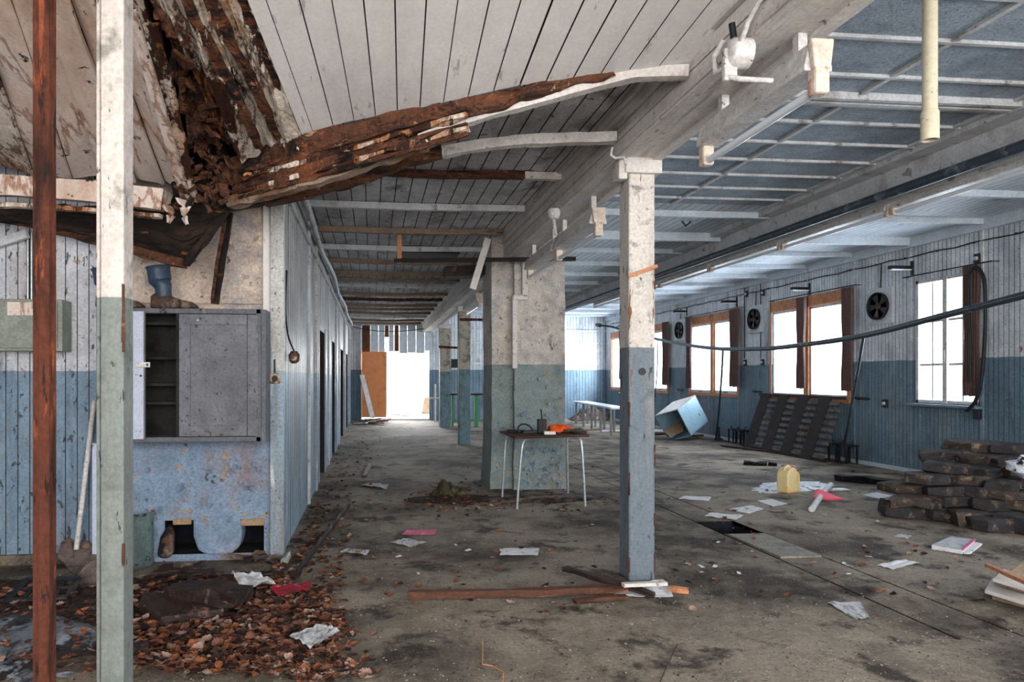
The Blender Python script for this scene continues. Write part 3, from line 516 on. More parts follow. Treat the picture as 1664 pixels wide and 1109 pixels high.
# windows
for i, (y0, y1, z0, z1, kd) in enumerate(WIN):
    w = D.objects.new('window_%d' % (i+1), None); COL.objects.link(w); w.location = (XR, (y0+y1)/2, z0); w['kind'] = 'structure'
    if kd == 'old':
        m = MB(); x0, x1 = XR-.02, XR+.06; s = .045
        m.bx(x0, x1, y0, y0+s, z0, z1).bx(x0, x1, y1-s, y1, z0, z1).bx(x0, x1, y0, y1, z0, z0+s).bx(x0, x1, y0, y1, z1-s, z1); ym = (y0+y1)/2
        m.bx(x0-.01, x1, ym-.035, ym+.035, z0, z1)
        m.build('window_frame', ['white_metal'], w, bevel=.004); m = MB()
        for a, b in ((y0+s, ym-.035), (ym+.035, y1-s)):
            m.bx(XR+.015, XR+.045, (a+b)/2-.012, (a+b)/2+.012, z0, z1)
            for q in (.31, .66): m.bx(XR+.01, XR+.045, a, b, z0+(z1-z0)*q-.016, z0+(z1-z0)*q+.016)
        m.build('glazing_bar', ['white_metal'], w)
        MB().bx(XR+.028, XR+.032, y0+s, y1-s, z0+s, z1-s).build('window_pane', ['glass'], w)
        MB().bx(XR-.12, XR+.02, y0-.06, y1+.06, z0-.045, z0-.01).build('window_sill', ['wall_boards'], w, bevel=.004)
        MB().bx(XR-.045, XR-.02, ym-.01, ym+.01, z0+.55, z0+.72).build('window_latch', ['white_metal'], w)
    else:
        m = MB(); x0, x1 = XR-.03, XR+.06; s = .06
        m.bx(x0, x1, y0-.03, y0+s-.03, z0-.02, z1).bx(x0, x1, y1-s+.03, y1+.03, z0-.02, z1).bx(x0, x1, y0, y1, z0-.03, z0+s-.02).bx(x0, x1, y0, y1, z1-.19, z1)
        m.build('window_frame', ['new_wood'], w, bevel=.004); m = MB(); a, b, c, d = y0+s-.03, y1-s+.03, z0+s-.02, z1-.19; t = .045
        m.bx(XR+.0, XR+.05, a, a+t, c, d).bx(XR+.0, XR+.05, b-t, b, c, d).bx(XR+.0, XR+.05, a, b, c, c+t+.02).bx(XR+.0, XR+.05, a, b, d-t, d)
        m.build('window_sash', ['fan_white'], w, bevel=.004)
        MB().bx(XR+.02, XR+.024, a, b, c, d).build('window_pane', ['glass'], w)
        MB().box((XR-.012, (a+b)/2, c+.03), (.02, .14, .015)).build('window_latch', ['dark_metal'], w)
# ================================================================== POSTS, RIBS, COLLAPSED CEILING
b0 = G(1038, 945)
t = thing('wooden_post', 'grey and white painted square post with capital, standing on white film and broken sticks', 'post', (1.78, b0.y, 0))
x, y = 1.78, b0.y+.09
MB().bx(x-.09, x+.09, y-.09, y+.09, 0, 2.72).build('shaft', ['post'], t, bevel=.012)
def worn(x0, y0, h, t_, n=4):
    m = MB()
    for i in range(n):
        z = random.uniform(.05, h-.3); l = random.uniform(.04, .16); m.beam([(x0, y0, z), (x0, y0, z+l)], .009, .009, .004, up=(0, 1, 0), step=.03, seed=i)
    m.build('worn_edge', ['wood'], t_)
worn(x-.087, y-.087, 2.6, t); worn(x+.087, y-.087, 2.6, t)
MB().bx(x-.125, x+.125, y-.125, y+.125, 2.70, 2.82).build('capital', ['white_beam'], t, bevel=.006)
MB().lathe((x-.0, y-.092, 1.39), [(.024, 0), (.024, -.006), (.014, -.006)], 16, 'y').build('bolt_head', ['dark_metal'], t)
MB().beam([(x-.1, y-.1, 2.02), (x+.02, y-.1, 2.06), (x+.1, y-.1, 2.09)], .02, .022, .006, step=.03).build('splinter', ['new_wood'], t)
lp = P(190, 700, 2.64)
t = thing('wooden_post', 'tall grey green post with white upper half, in front of the wall cupboard', 'post', (lp.x, lp.y, 0))
x, y = lp.x, lp.y
MB().bx(x-.042, x+.044, y-.055, y+.055, 0, 3.25).build('shaft', ['post_green'], t, bevel=.006)
worn(x+.042, y-.052, 1.9, t)
MB().bx(x-.060, x-.046, y-.045, y+.045, 0, 3.25).build('edge_board', ['post_green'], t, bevel=.003)
rp = P(72.5, 700, 2.33)
t = thing('steel_prop', 'round rusty orange brown steel prop close to the camera', 'prop', (rp.x, rp.y, 0))
MB().lathe((rp.x, rp.y, 0), [(.037, .0), (.037, 1.2), (.037, 2.4), (.037, 3.2)], 8).build('pipe', ['rust'], t)
MB().bx(rp.x-.08, rp.x+.08, rp.y-.08, rp.y+.08, 0, .01).build('foot_plate', ['rust'], t)
for u, v, wd, lab in ((755.5, 723, .235, 'mid-hall post with mould-stained white top and green blue base, just behind the pillar'), (724, 695, .30, 'farther pale square post near the doorway with turquoise lower half')):
    q = G(u, v); t = thing('wooden_post', lab, 'post', (q.x, q.y, 0)); MB().bx(q.x-wd/2, q.x+wd/2, q.y, q.y+wd, 0, 2.8).build('shaft', ['post_far'], t, bevel=.01)
    MB().bx(q.x-wd/2-.03, q.x+wd/2+.03, q.y-.03, q.y+wd+.03, 2.68, 2.8).build('capital', ['white_beam'], t, bevel=.006)
q = PY(838, 500, PY0)
# ribs under the corridor ceiling
RIB = [(5.5, 'rot'), (6.6, 'batten'), (7.7, 'batten_rust'), (8.75, 'batten'), (9.75, 'batten_rust'), (10.85, 'batten_rust'), (11.6, 'batten_rust'), (12.3, 'batten'), (13.5, 'batten_rust'), (14.5, 'rot'), (15.6, 'batten_rust'), (16.5, 'batten_rust'), (17.5, 'batten_rust'), (18.6, 'batten'), (19.7, 'batten_rust'), (20.8, 'batten_rust')]
for i, (y, m_) in enumerate(RIB):
    mb = MB(); x0 = XL+.03 if i else PY(520, 298, 5.5).x
    mb.beam([(x0, y, 3.025), ((x0+1.5)/2, y, 3.01+.02*NZ(y, 1)), (1.5 if i else 1.32, y, 3.025)], .055, .06, .010 if m_ != 'batten' else .004, seed=i)
    if i == 0:
        t = thing('ceiling_rib', 'bare brown rotten ceiling rib with a white painted end, third from the camera', 'rib', (x0, y, 3.0))
        mb.build('rotten_length', ['rot'], t); MB().bx(1.25, 1.56, y-.03, y+.03, 2.99, 3.05).build('painted_end', ['white_beam'], t, bevel=.004)
    elif i == 1: single('ceiling_rib', mb, ['batten'], 'straight cream ceiling rib just beyond the bare brown one', 'rib')
    elif i == 2: single('ceiling_rib', mb, ['batten_rust'], 'brown stained ceiling rib touching the top front of the pillar', 'rib')
    else: single('ceiling_rib', mb, [m_], 'stained wooden rib across the corridor ceiling beyond the front of the pillar', 'rib', group='ribs across the far corridor ceiling')
# rotten rib 1 (wedge shaped, twisted) with its white painted continuation
t = thing('fallen_ceiling_rib', 'huge split rotten brown rib sagging from the main beam down to the collapsed corner', 'rib', P(1110, 112, 3.42))
top = Fpx; bot = {1110: 128, 1001: 141, 930: 156, 863: 176, 744: 213, 681: 228, 584: 272, 517: 290, 491: 298, 420: 317, 385: 332}
pa, hh = [], []
for u, v, w_, yc in ((1001, 117, 123, 3.45), (930, 127, 142, 3.48), (863, 137, 162, 3.52), (744, 163, 197, 3.62), (681, 176, 215, 3.7), (584, 195, 262, 3.85), (517, 212, 284, 3.95), (491, 225, 298, 4.0), (420, 242, 317, 4.2), (382, 258, 332, 4.3)):
    a, b = P(u, v, yc), P(u, w_, yc); pa.append((a+b)/2+V(0, .05, 0)); hh.append((a-b).length*.95)
MB().beam(pa[::-1], .12, hh[::-1], .03, step=.05, seed=3, freq=7).build('rotten_timber', ['rot'], t)
pa = []
for u, v in ((1118, 118), (1030, 121), (960, 138), (915, 150), (863, 165), (800, 184), (744, 203), (681, 224)): pa.append(P(u, v, 3.40+.3*(1118-u)/440))
MB().beam(pa, [.06]*8, [.055, .055, .06, .06, .055, .045, .035, .02], .004, step=.05, seed=8).build('painted_edge', ['white_beam'], t)
pa = [P(u, v, yc) for u, v, yc in ((690, 232, 3.75), (599, 266, 3.9), (517, 294, 4.0), (440, 314, 4.15), (375, 330, 4.3))]
MB().beam(pa, .07, .06, .018, step=.05, seed=12).build('split_strip', ['batten_rust'], t)
for s in (-24, -12, 2, 9, 17):
    pa = [P(u, v+s, yc-.03) for u, v, yc in ((760, 200, 3.6), (650, 232, 3.75), (560, 258, 3.9), (460, 285, 4.1), (390, 305, 4.25))]
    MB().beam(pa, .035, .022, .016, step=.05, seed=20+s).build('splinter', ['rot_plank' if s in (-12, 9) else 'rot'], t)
mb = MB()
for i in range(40):
    u = random.uniform(395, 730); v = 180+(863-u)*.21+random.uniform(-14, 14); c = P(u, v, 3.52+(863-u)/478*.75-.05)
    mb.beam([c, c+V(random.uniform(-.05, .05), random.uniform(-.02, .02), random.uniform(-.03, .03))], random.uniform(.008, .03), .01, .008, step=.02, seed=i)
mb.build('wood_flakes', ['new_wood'], t)['kind'] = 'stuff'
# rib 2
t = thing('fallen_ceiling_rib', 'bowed white and brown rib sagging just behind the huge split one', 'rib', P(1001, 222, 4.46))
pa = [P(u, v, yc) for u, v, yc in ((1001, 224, 4.42), (930, 226, 4.44), (833, 230, 4.46), (760, 240, 4.48), (718, 248, 4.5), (658, 262, 4.5), (600, 284, 4.5), (540, 302, 4.5), (430, 326, 4.5))]
MB().beam(pa[:5], .07, .065, .006, step=.06, seed=4).build('painted_end', ['white_beam'], t); MB().beam(pa[4:], .09, .07, .016, step=.05, seed=5).build('rotten_length', ['rot'], t)
# ragged timber lying over the corner top
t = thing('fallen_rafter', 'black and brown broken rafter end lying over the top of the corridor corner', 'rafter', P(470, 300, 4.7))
MB().beam([P(360, 338, 4.5), P(430, 322, 4.6), P(520, 296, 4.7), P(640, 268, 4.8)], .12, .07, .025, step=.05, seed=31).build('timber', ['rot_shade_dark'], t)
MB().beam([P(395, 315, 4.4), P(470, 303, 4.45), P(560, 275, 4.5)], .05, .04, .018, step=.05, seed=32).build('splinter', ['rot'], t)
# rotten ceiling planks between the hole and the sound boards
t = thing('rotten_ceiling_planks', 'water rotted brown and cream ceiling boards hanging beside the hole', 'ceiling boards', P(420, 120, 3.5))
rl = [(491, 224, 4.0, 408, 0), (458, 236, 4.08, 372, 0), (425, 246, 4.15, 335, 0), (392, 262, 4.2, 298, 0), (362, 220, 4.1, 268, 0), (345, 180, 4.0, 256, 0)]
for i, (a, b) in enumerate(zip(rl, rl[1:])):
    def far(q): return P(q[0], q[1], q[2])
    def nea(q): return P(q[3]-(q[0]-q[3])*.27, -60, 2.85)
    A, B, Cc, Dd = far(a), far(b), nea(a), nea(b); g_ = .02*i
    def fn(p, q, A=A, B=B, Cc=Cc, Dd=Dd, i=i):
        q2 = .03+q*.95; e = .03*NZ(p*7, i*3.1+q*.5); a_ = A.lerp(Cc, p); b_ = B.lerp(Dd, p); r = a_.lerp(b_, min(1.05, max(-.02, q2+e)))
        return r+V(0, 0, .025*NZ(p*5+i*5, q*3)+.006*NZ(p*22+i, q*9)+.008*math.sin(q*9+i)+(.018 if i % 2 else -.01))
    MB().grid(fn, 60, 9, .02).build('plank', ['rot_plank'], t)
for i, (u0, v0, u1, v1) in enumerate(((338, 0, 452, 225), (395, 0, 480, 210), (300, 0, 420, 240))):
    a, b = P(u1, v1, 4.0), P(u0-20, -50, 2.85); MB().beam([a, a.lerp(b, .35)+V(.02, 0, -.01), a.lerp(b, .7)+V(-.01, 0, .01), b], .045, .03, .02, step=.05, seed=40+i).build('batten_remnant', ['rot'], t)
mb = MB()
for i in range(34):
    k_ = random.random(); u = 300+k_*150+random.uniform(-25, 45); v = 30+k_*190+random.uniform(-30, 25); c = P(u, v, 2.95+k_*1.02-.02); s = random.uniform(.008, .026)
    a = random.uniform(0, 6); mb.grid(lambda p, q, c=c, s=s, a=a: c+V((p-.5)*s*math.cos(a), (p-.5)*s*math.sin(a)+(q-.5)*s*2, -.5*s*p*p-.01*math.sin(q*6+a)), 4, 4, .001)
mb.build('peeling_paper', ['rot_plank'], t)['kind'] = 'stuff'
mb = MB()
def rs(p, q):
    a = P(316, 262, 4.25).lerp(P(366, 240, 4.2), q); b = P(236, -60, 3.05).lerp(P(286, -60, 2.95), q); r = a.lerp(b, p); return r+V(.04*NZ(p*9, q*4, 3), .02*NZ(p*12, q*4), .10*NZ(p*9, q*3)+.05*NZ(p*30, q*8)+.02*NZ(p*70, q*20)+.05)
mb.grid(rs, 110, 24, .015)
for i in range(26):
    k_ = random.random(); c = P(262+k_*100+random.uniform(-14, 14), 20+k_*210+random.uniform(-15, 15), 3.0+k_*1.1)
    mb.beam([c, c+V(random.uniform(-.05, .05), random.uniform(-.08, .08), random.uniform(-.05, .05))], random.uniform(.015, .04), random.uniform(.01, .03), .02, step=.02, seed=60+i)
o = mb.build('insulation_clumps', ['rot'], t); o['kind'] = 'stuff'
# the other half of the fallen ceiling, planks fanning towards the corner
t = thing('collapsed_ceiling', 'collapsed slab of pinkish cream planks hanging from the corner by the rusty prop', 'ceiling boards', P(150, 290, 4.5))
FAR = lambda u: P(u, 268+(u+60)*.085, 4.62)
seams = [(-190, -420), (-135, -330), (-60, -205), (0, -125), (54, -42), (118, 24), (168, 70), (222, 118), (268, 158), (296, 208), (318, 240)]   # far u, u at the top of the frame
for i, (a, b) in enumerate(zip(seams, seams[1:])):
    ga = 0.10 if i in (3, 8) else .03
    def far(q): return FAR(q[0])
    def nea(q): f = FAR(q[0]); k_ = (-50-270)/270; return P(q[1]+(q[1]-q[0])*.19, -50, 3.05)
    A, B, Cc, Dd = far(a), far(b), nea(a), nea(b); tilt = random.uniform(-.025, .025)
    def fn(p, q, A=A, B=B, Cc=Cc, Dd=Dd, i=i, ga=ga, tilt=tilt):
        q2 = ga+q*(1-ga); e = .012*NZ(p*6, i*3.1+q*.5)
        return A.lerp(Cc, p).lerp(B.lerp(Dd, p), q2+e)+V(0, 0, .02*NZ(p*3+i*5, q*2)+tilt*(q-.5)*2+.012*(i % 2))
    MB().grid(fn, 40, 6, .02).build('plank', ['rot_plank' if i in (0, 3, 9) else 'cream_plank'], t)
mb = MB(); a, b = P(300, 318, 4.3), P(212, 20, 3.0); mb.beam([a, a.lerp(b, .5)+V(.01, 0, -.005), b], .05, .04, .006, step=.08, seed=71); mb.build('loose_batten', ['cream_plank'], t)
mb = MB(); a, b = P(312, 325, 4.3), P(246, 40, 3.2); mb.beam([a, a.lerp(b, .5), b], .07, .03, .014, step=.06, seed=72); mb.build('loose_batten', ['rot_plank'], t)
mb = MB(); mb.beam([P(-80, 300, 4.25), P(20, 303, 4.25), P(150, 312, 4.25), P(266, 326, 4.25)], .06, [.125, .125, .13, .135], .006, step=.08, seed=73); mb.build('edge_beam', ['cream_plank'], t)
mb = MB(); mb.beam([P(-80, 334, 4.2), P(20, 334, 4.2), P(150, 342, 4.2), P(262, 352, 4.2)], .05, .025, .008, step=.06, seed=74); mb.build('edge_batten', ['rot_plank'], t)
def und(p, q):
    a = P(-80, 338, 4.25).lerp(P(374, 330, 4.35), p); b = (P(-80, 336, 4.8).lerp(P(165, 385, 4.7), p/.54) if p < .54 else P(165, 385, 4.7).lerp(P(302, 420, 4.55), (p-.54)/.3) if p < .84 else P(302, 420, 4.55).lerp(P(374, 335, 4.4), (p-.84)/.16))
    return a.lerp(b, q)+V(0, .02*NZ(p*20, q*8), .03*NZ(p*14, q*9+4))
MB().grid(und, 60, 14, .03).build('underside', ['rot_shade_dark'], t)
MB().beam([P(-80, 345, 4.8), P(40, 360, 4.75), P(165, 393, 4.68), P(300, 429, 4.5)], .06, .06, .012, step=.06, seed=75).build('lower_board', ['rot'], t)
MB().beam([P(302, 430, 4.5), P(376, 333, 4.4)], .05, .035, .012, step=.05, seed=76).build('lower_board', ['rot_shade_dark'], t)
for i, (u, v, du) in enumerate(((272, 350, 10), (306, 352, -8), (296, 338, 6))):
    a = P(u, v-14, 4.2); MB().beam([a, a+V(du*.003, -.01, -.05), a+V(du*.001, 0, -.1)], [.09, .06, .01], .015, .01, step=.02, seed=90+i).build('torn_end', ['cream_plank'], t)
mb = MB()
for i in range(60):
    k_ = random.random(); c = P(318+random.uniform(-26, 50), 240+k_*95, 4.15+random.uniform(0, .15))
    mb.beam([c, c+V(random.uniform(-.06, .06), random.uniform(-.03, .03), random.uniform(-.09, .05))], random.uniform(.015, .05), random.uniform(.01, .03), .02, step=.02, seed=160+i)
mb.build('rotten_debris', ['rot'], t)['kind'] = 'stuff'
def bk(p, q): a = P(285, 190, 4.75).lerp(P(415, 190, 4.75), p); b = P(285, 345, 4.55).lerp(P(405, 322, 4.6), p); return a.lerp(b, q)+V(.02*NZ(p*9, q*9), .12*NZ(p*8, q*8, 4), .03*NZ(p*9, q*8))
MB().grid(bk, 40, 40, .02).build('dark_hole_backing', ['rot_shade_dark'], t)  # dark sheet added behind the break so the hole looks unlit
struct('ceiling_hole_slab', MB().bx(-1.75, -.6, 4.0, 4.9, 3.3, 3.32), ['recess'])  # black slab added above the break to stand for the hole's darkness
# two dark strips hanging down the plaster
t = thing('hanging_lath', 'pair of dark brown laths hanging down the plaster beside the cupboard top', 'lath', wp(362, 490, -.1))
MB().beam([P(372, 345, 4.75), P(361, 420, 4.8), P(349, 494, 4.85)], .055, .025, .006, up=(0, 1, 0), step=.05, seed=81).build('lath', ['rot_shade_dark'], t)
MB().beam([P(366, 355, 4.7), P(352, 430, 4.75), P(345, 488, 4.8)], .02, .02, .005, up=(0, 1, 0), step=.05, seed=82).build('lath', ['rot'], t)
single('brace_board', MB().beam([P(-40, 408, 4.85), P(45, 380, 4.85)], .03, .06, .003), ['batten'], 'short pale brace board sloping across the boards above the fuse box', 'board')
# ---------------------------------------------------------------- lamps on the beams
def lamp(name, y0, y1, x, z, label, mats=('white_metal', 'tube_glass', 'end_cap'), drop=.1, w=.13, h=.12, group=None):
    t = thing(name, label, 'fluorescent lamp', (x, y0, z), group)
    m = MB(); pts = [(x-w*.3, y0, z+h), (x+w*.3, y0, z+h), (x+w*.5, y0, z+.02), (x+w*.5, y0, z), (x-w*.5, y0, z), (x-w*.5, y0, z+.02)]
    m.prism([V(*p) for p in pts], (0, y1-y0, 0)); m.build('housing', [mats[0]], t, bevel=.004)
    for y, s in ((y0, -1), (y1, 1)):
        pts = [(x-w*.42, y, z+h+.005), (x+w*.42, y, z+h+.005), (x+w*.30, y, z+.0), (x-w*.30, y, z+.0)]
        if s < 0: MB().prism([V(*p)+V(0, -.03, 0) for p in pts], (0, .03, 0)).build('end_cap', [mats[2]], t, bevel=.008)
        MB().bx(x-.032, x+.032, y-.03, y+.03, z-drop, z+.01).build('lamp_holder', [mats[2]], t, bevel=.012)
    if x < 3: [MB().bx(x-.02, x+.02, yy, yy+.04, z+h, 2.80).build('bracket', ['white_metal'], t) for yy in (y0+.1, y1-.2)]
    MB().tube([(x, y0+.02, z-drop+.025), (x, y1-.02, z-drop+.025)], .019, 12).build('tube', [mats[1]], t, smooth=True)
    return t
a, b = PX(1330, 108, 1.80), PX(1148, 200, 1.80)
lamp('fluorescent_lamp', a.y, b.y, 1.80, 2.595, 'big fluorescent lamp with cream end cap on the main beam, closest to the camera', w=.12, h=.115, drop=.10)
a = PX(972, 372, 1.76); lamp('fluorescent_lamp', a.y, a.y+1.12, 1.76, 2.555, 'fluorescent lamp on the main beam between the post and the pillar', w=.14, h=.12)
lamp('fluorescent_lamp', a.y+1.16, a.y+2.3, 1.76, 2.555, 'fluorescent lamp butted on behind, running up to the pillar', w=.14, h=.12)
lamp('fluorescent_lamp', 11.2, 12.7, 1.78, 2.62, 'small distant fluorescent lamp on the main beam past the pillar', w=.17, h=.13)
y = 3.4; i = 0
for i, nm in enumerate(('first', 'second', 'third', 'fourth', 'fifth', 'sixth', 'seventh')):
    yy = 2.6+i*1.75; lamp('strip_light', yy, yy+1.68, 4.98, 2.97, 'slim fluorescent strip in the long row under the second hall beam', w=.09, h=.07, drop=.06, group='strip lights in the row under the second beam')
# conduits along the second beam
single('conduit', MB().tube([(4.72, 0, 3.04), (4.72, YB-.1, 3.04)], .045, 10), ['cable'], 'fat dark pipe running under the second hall beam', 'pipe', smooth=True)
single('conduit', MB().tube([(4.83, 0, 3.06), (4.83, YB-.1, 3.06)], .022, 8), ['steel'], 'thin grey conduit beside the fat dark pipe', 'pipe', smooth=True)
single('cable_tray', MB().bx(4.87, 4.93, 0, YB-.1, 3.02, 3.09), ['batten'], 'pale cable tray along the row of strip lights', 'tray')
# beam fittings
c = P(1200, 90, 3.5)
t = thing('junction_box', 'white round junction box with bent cable stubs on the beam beside the big lamp', 'junction box', (1.58, c.y, c.z))
fx = 1.585; c = PX(1200, 88, 1.56); c.x = 1.56
MB().lathe((1.55, c.y, c.z), [(.065, 0.05), (.065, -.02), (.05, -.04), (.02, -.045)], 20, 'x').build('box', ['white_metal'], t, smooth=True)
MB().bx(1.49, 1.55, c.y-.015, c.y+.015, c.z-.12, c.z+.02).build('socket', ['white_metal'], t, bevel=.008)
MB().tube([c+V(-.02, -.05, .02), c+V(-.02, -.11, .08), c+V(0, -.16, .14), c+V(.0, -.5, .16)], .011, 8).build('cable', ['white_metal'], t, smooth=True)
MB().tube([c+V(-.02, .05, -.03), c+V(-.05, .1, -.04), c+V(-.05, .11, .04), c+V(-.02, .09, .1)], .013, 8).build('cable', ['white_metal'], t, smooth=True)
MB().tube([c+V(-.02, .0, .06), c+V(-.03, .0, .13)], .014, 8).build('cable', ['dark_metal'], t, smooth=True)
MB().tube([c+V(-.05, 0, -.1), c+V(-.02, -.05, -.13), c+V(.1, -.09, -.15)], .012, 8).build('cable', ['white_metal'], t, smooth=True)
c = PX(900, 348, 1.55)
t = thing('cable_insulator', 'small white insulator with hanging tail on the beam near the second lamp', 'insulator', c)
MB().lathe(c, [(.05, .04), (.055, 0), (.04, -.04), (.02, -.05)], 14).build('cap', ['white_metal'], t, smooth=True); MB().tube([c+V(0, 0, -.04), c+V(.01, 0, -.12), c+V(.02, 0, -.18)], .014, 8).build('tail', ['white_metal'], t, smooth=True)
c = PX(1000, 240, 1.58)
single('cable', MB().tube([c+V(-.02, 0, .0), c+V(-.03, 0, -.05), c+V(.0, -.0, -.07), c+V(.04, -.05, -.08), c+V(.05, -.06, -.13)], .01, 8), ['white_metal'], 'short white S-shaped cable at the head of the post with capital', 'cable', smooth=True)
single('junction_box', MB().bx(1.615, 1.675, b0.y-.02, b0.y+.06, 2.66, 2.79), ['white_beam'], 'white junction box tucked behind the capital of the post', 'junction box', bevel=.01)
q = P(1511, 228, 3.45)
t = thing('plastic_pipe', 'cream plastic pipe hanging straight down from the hall ceiling panels', 'pipe', q)
MB().tube([(q.x, q.y, 2.68), (q.x, q.y, ZR)], .034, 18).build('pipe', ['white_pvc'], t, smooth=True)
MB().lathe((q.x, q.y, q.z), [(.034, .04), (.034, .0), (.041, .0), (.041, .14), (.036, .15)], 18).build('collar', ['white_pvc'], t, smooth=True)
c = P(1112, 352, 7.2); c.z = ZR-.0
c = PY(1112, 352, 8.2)
single('ceiling_hook', MB().tube([c+V(-.03, 0, .12), c+V(-.03, 0, -.06), c+V(.02, 0, -.12), c+V(.08, 0, -.07), c+V(.08, 0, .0), c+V(.04, 0, .03)], .011, 8), ['dark_metal'], 'curly dark hook hanging from the hall ceiling above the post', 'hook', smooth=True)
# pillar fittings
cw = PY(852, 450, PY0); zt, zb = PY(850, 403, PY0).z, PY(850, 483, PY0).z
tr = MB(); tr.bx(cw.x-.035, cw.x+.035, PY0-.05, PY0-.01, zb, 2.98).bx(pxm-.05, cw.x+.035, PY0-.05, PY0-.01, zb-.04, zb+.02).bx(pxm-.06, pxm-.0, PY0-.035, PY0+.02, 1.46, zb+.01)
single('cable_duct', tr, ['white_beam'], 'cream cable duct stepping down the front of the pillar', 'duct', bevel=.006)
y7 = 7.66
t = thing('iron_bar', 'long black iron bar held crossways in front of the pillar top', 'bar', PY(793, 424, y7))
a, b = PY(640, 424, y7), PY(935, 421, y7); MB().beam([a, b], .05, .045, .003, seed=3).build('bar', ['black_bar'], t)
a = PY(649, 390, y7); MB().beam([V(a.x, a.y, 2.96), PY(649, 428, y7)], .05, .04, .004, up=(0, 1, 0)).build('hanger', ['new_wood'], t)
single('brace_board', MB().beam([PY(793, 388, 7.6), PY(768, 470, 7.6)], .075, .03, .002, up=(0, 1, 0)), ['white_beam'], 'white brace board slanting down beside the pillar top', 'board')
a, b = PY(722, 444, 8.7), PY(785, 441, 8.7)
single('roof_plank', MB().beam([a, b], .3, .13, .006), ['wood_dark'], 'dark plank showing in the gap of the corridor ceiling', 'plank')
single('iron_bar', MB().beam([PY(748, 519.5, G(755, 723).y-.03), PY(786, 520, G(755, 723).y-.03)], .06, .05, .004), ['rust'], 'short rusty bar across the top of the post behind the pillar', 'bar')
single('iron_bar', MB().beam([PY(713, 564, G(724, 695).y-.03), PY(747, 565.5, G(724, 695).y-.03)], .06, .06, .004), ['rust'], 'short rusty bar near the post by the doorway', 'bar')
# ================================================================== ON THE WINDOW WALL
def curtain(u0, u1, z0, z1, label, x=XR-.1, lean=0.0):
    a, b = PX(u0, 600, x).y, PX(u1, 600, x).y; w = abs(a-b); n = 6
    def fn(p, q): ww = 1-.25*math.sin(p*math.pi)*.6; y = (a+b)/2+(b-a)*(q-.5)*ww+lean*(1-p)*.0; return V(x+.022*math.sin(q*n*6.28+p*1.2)+lean*0, y+.02*NZ(p*3, q*2), z0+(z1-z0)*p+.015*NZ(q*5, 2)*(1-p))
    single('curtain', MB().grid(fn, 16, 60, .004), ['curtain'], label, 'curtain', loc=(x, (a+b)/2, z0), smooth=True)
curtain(1564, 1592, 1.12, 2.76, 'brown curtain beside the old white mullioned window')
curtain(1294, 1309, 1.16, 2.76, 'thin brown curtain hanging between the two panes above the slatted rack')
curtain(1367, 1386, 1.14, 2.78, 'wide brown curtain over the side edge of the window above the slatted rack')
curtain(1185, 1201, 1.16, 2.78, 'brown curtain on the side of the twin windows above the toppled cabinet')
curtain(1115, 1124, 1.1, 2.78, 'narrow torn brown curtain above the toppled cabinet')
curtain(1076, 1086, 1.16, 2.78, 'brown curtain beside the window that the front post half covers')
curtain(1006, 1014, 1.3, 2.78, 'small brown curtain at the last window in the far corner')
def rod(ua, ub, z, label):
    a, b = PX(ua, 500, XR-.1).y, PX(ub, 500, XR-.1).y
    t = thing('curtain_rod', label, 'curtain rod', (XR-.1, b, z)); MB().tube([(XR-.1, b, z), (XR-.1, a, z)], .009, 8).build('rod', ['dark_metal'], t, smooth=True)
    for y in (a, b): MB().tube([(XR-.1, y, z), (XR, y, z)], .006, 6).build('bracket', ['dark_metal'], t)
rod(1467, 1612, 2.77, 'black curtain rod over the old mullioned window')
rod(1250, 1390, 2.80, 'black curtain rod over the twin windows above the slatted rack')
rod(1112, 1202, 2.80, 'black curtain rod over the twin windows above the toppled cabinet')
def fan(u, v, label):
    c = PX(u, v, XR-.02); t = thing('extractor_fan', label, 'fan', (XR, c.y, c.z)); s = .27
    MB().bx(XR-.03, XR, c.y-s, c.y+s, c.z-s, c.z+s).build('backplate', ['fan_white'], t, bevel=.006)
    MB().lathe((XR-.03, c.y, c.z), [(.205, 0), (.21, -.04), (.195, -.04), (.185, -.005)], 28, 'x').build('ring', ['dark_metal'], t, smooth=True)
    m = MB()
    for k in range(5):
        w = k*2*math.pi/5; pts = [(.03, -.3), (.175, -.42), (.18, .25), (.03, .4)]
        m.prism([V(XR-.045+.012*math.sin(a), c.y+r*math.cos(w+a), c.z+r*math.sin(w+a)) for r, a in pts], (.004, 0, 0))
    m.build('blades', ['dark_metal'], t); MB().lathe((XR-.06, c.y, c.z), [(.05, .03), (.045, 0), (.02, -.015)], 16, 'x').build('hub', ['boot_brown'], t, smooth=True)
    MB().lathe((XR-.033, c.y, c.z), [(.185, 0), (.185, -.002)], 24, 'x').build('opening', ['recess'], t)
    MB().tube([(XR-.02, c.y-.02, c.z+s), (XR-.02, c.y-.04, 3.05)], .009, 6).build('cable', ['dark_metal'], t)
fan(1429, 498, 'round black extractor fan between the old mullioned window and the twin windows')
fan(1227, 519, 'round black extractor fan above the switches, second along the window wall')
fan(1105, 537, 'small far round extractor fan beside the torn curtain')
def arm(u0, u1, v, label):
    b = PX(u1, v, XR); n = P(u0, v, (b.y*CT+b.x*ST)); L = (b-n).length; t = thing('wall_lamp', label, 'wall lamp', b)
    MB().bx(XR-.02, XR, b.y-.02, b.y+.02, b.z-.1, b.z+.1).build('bracket', ['dark_metal'], t)
    MB().bx(XR-L, XR-.02, b.y-.035, b.y+.035, b.z-.02, b.z+.03).build('shade', ['dark_metal'], t, bevel=.008); MB().bx(XR-L+.02, XR-.04, b.y-.03, b.y+.03, b.z-.035, b.z-.02).build('tube', ['tube_glass'], t)
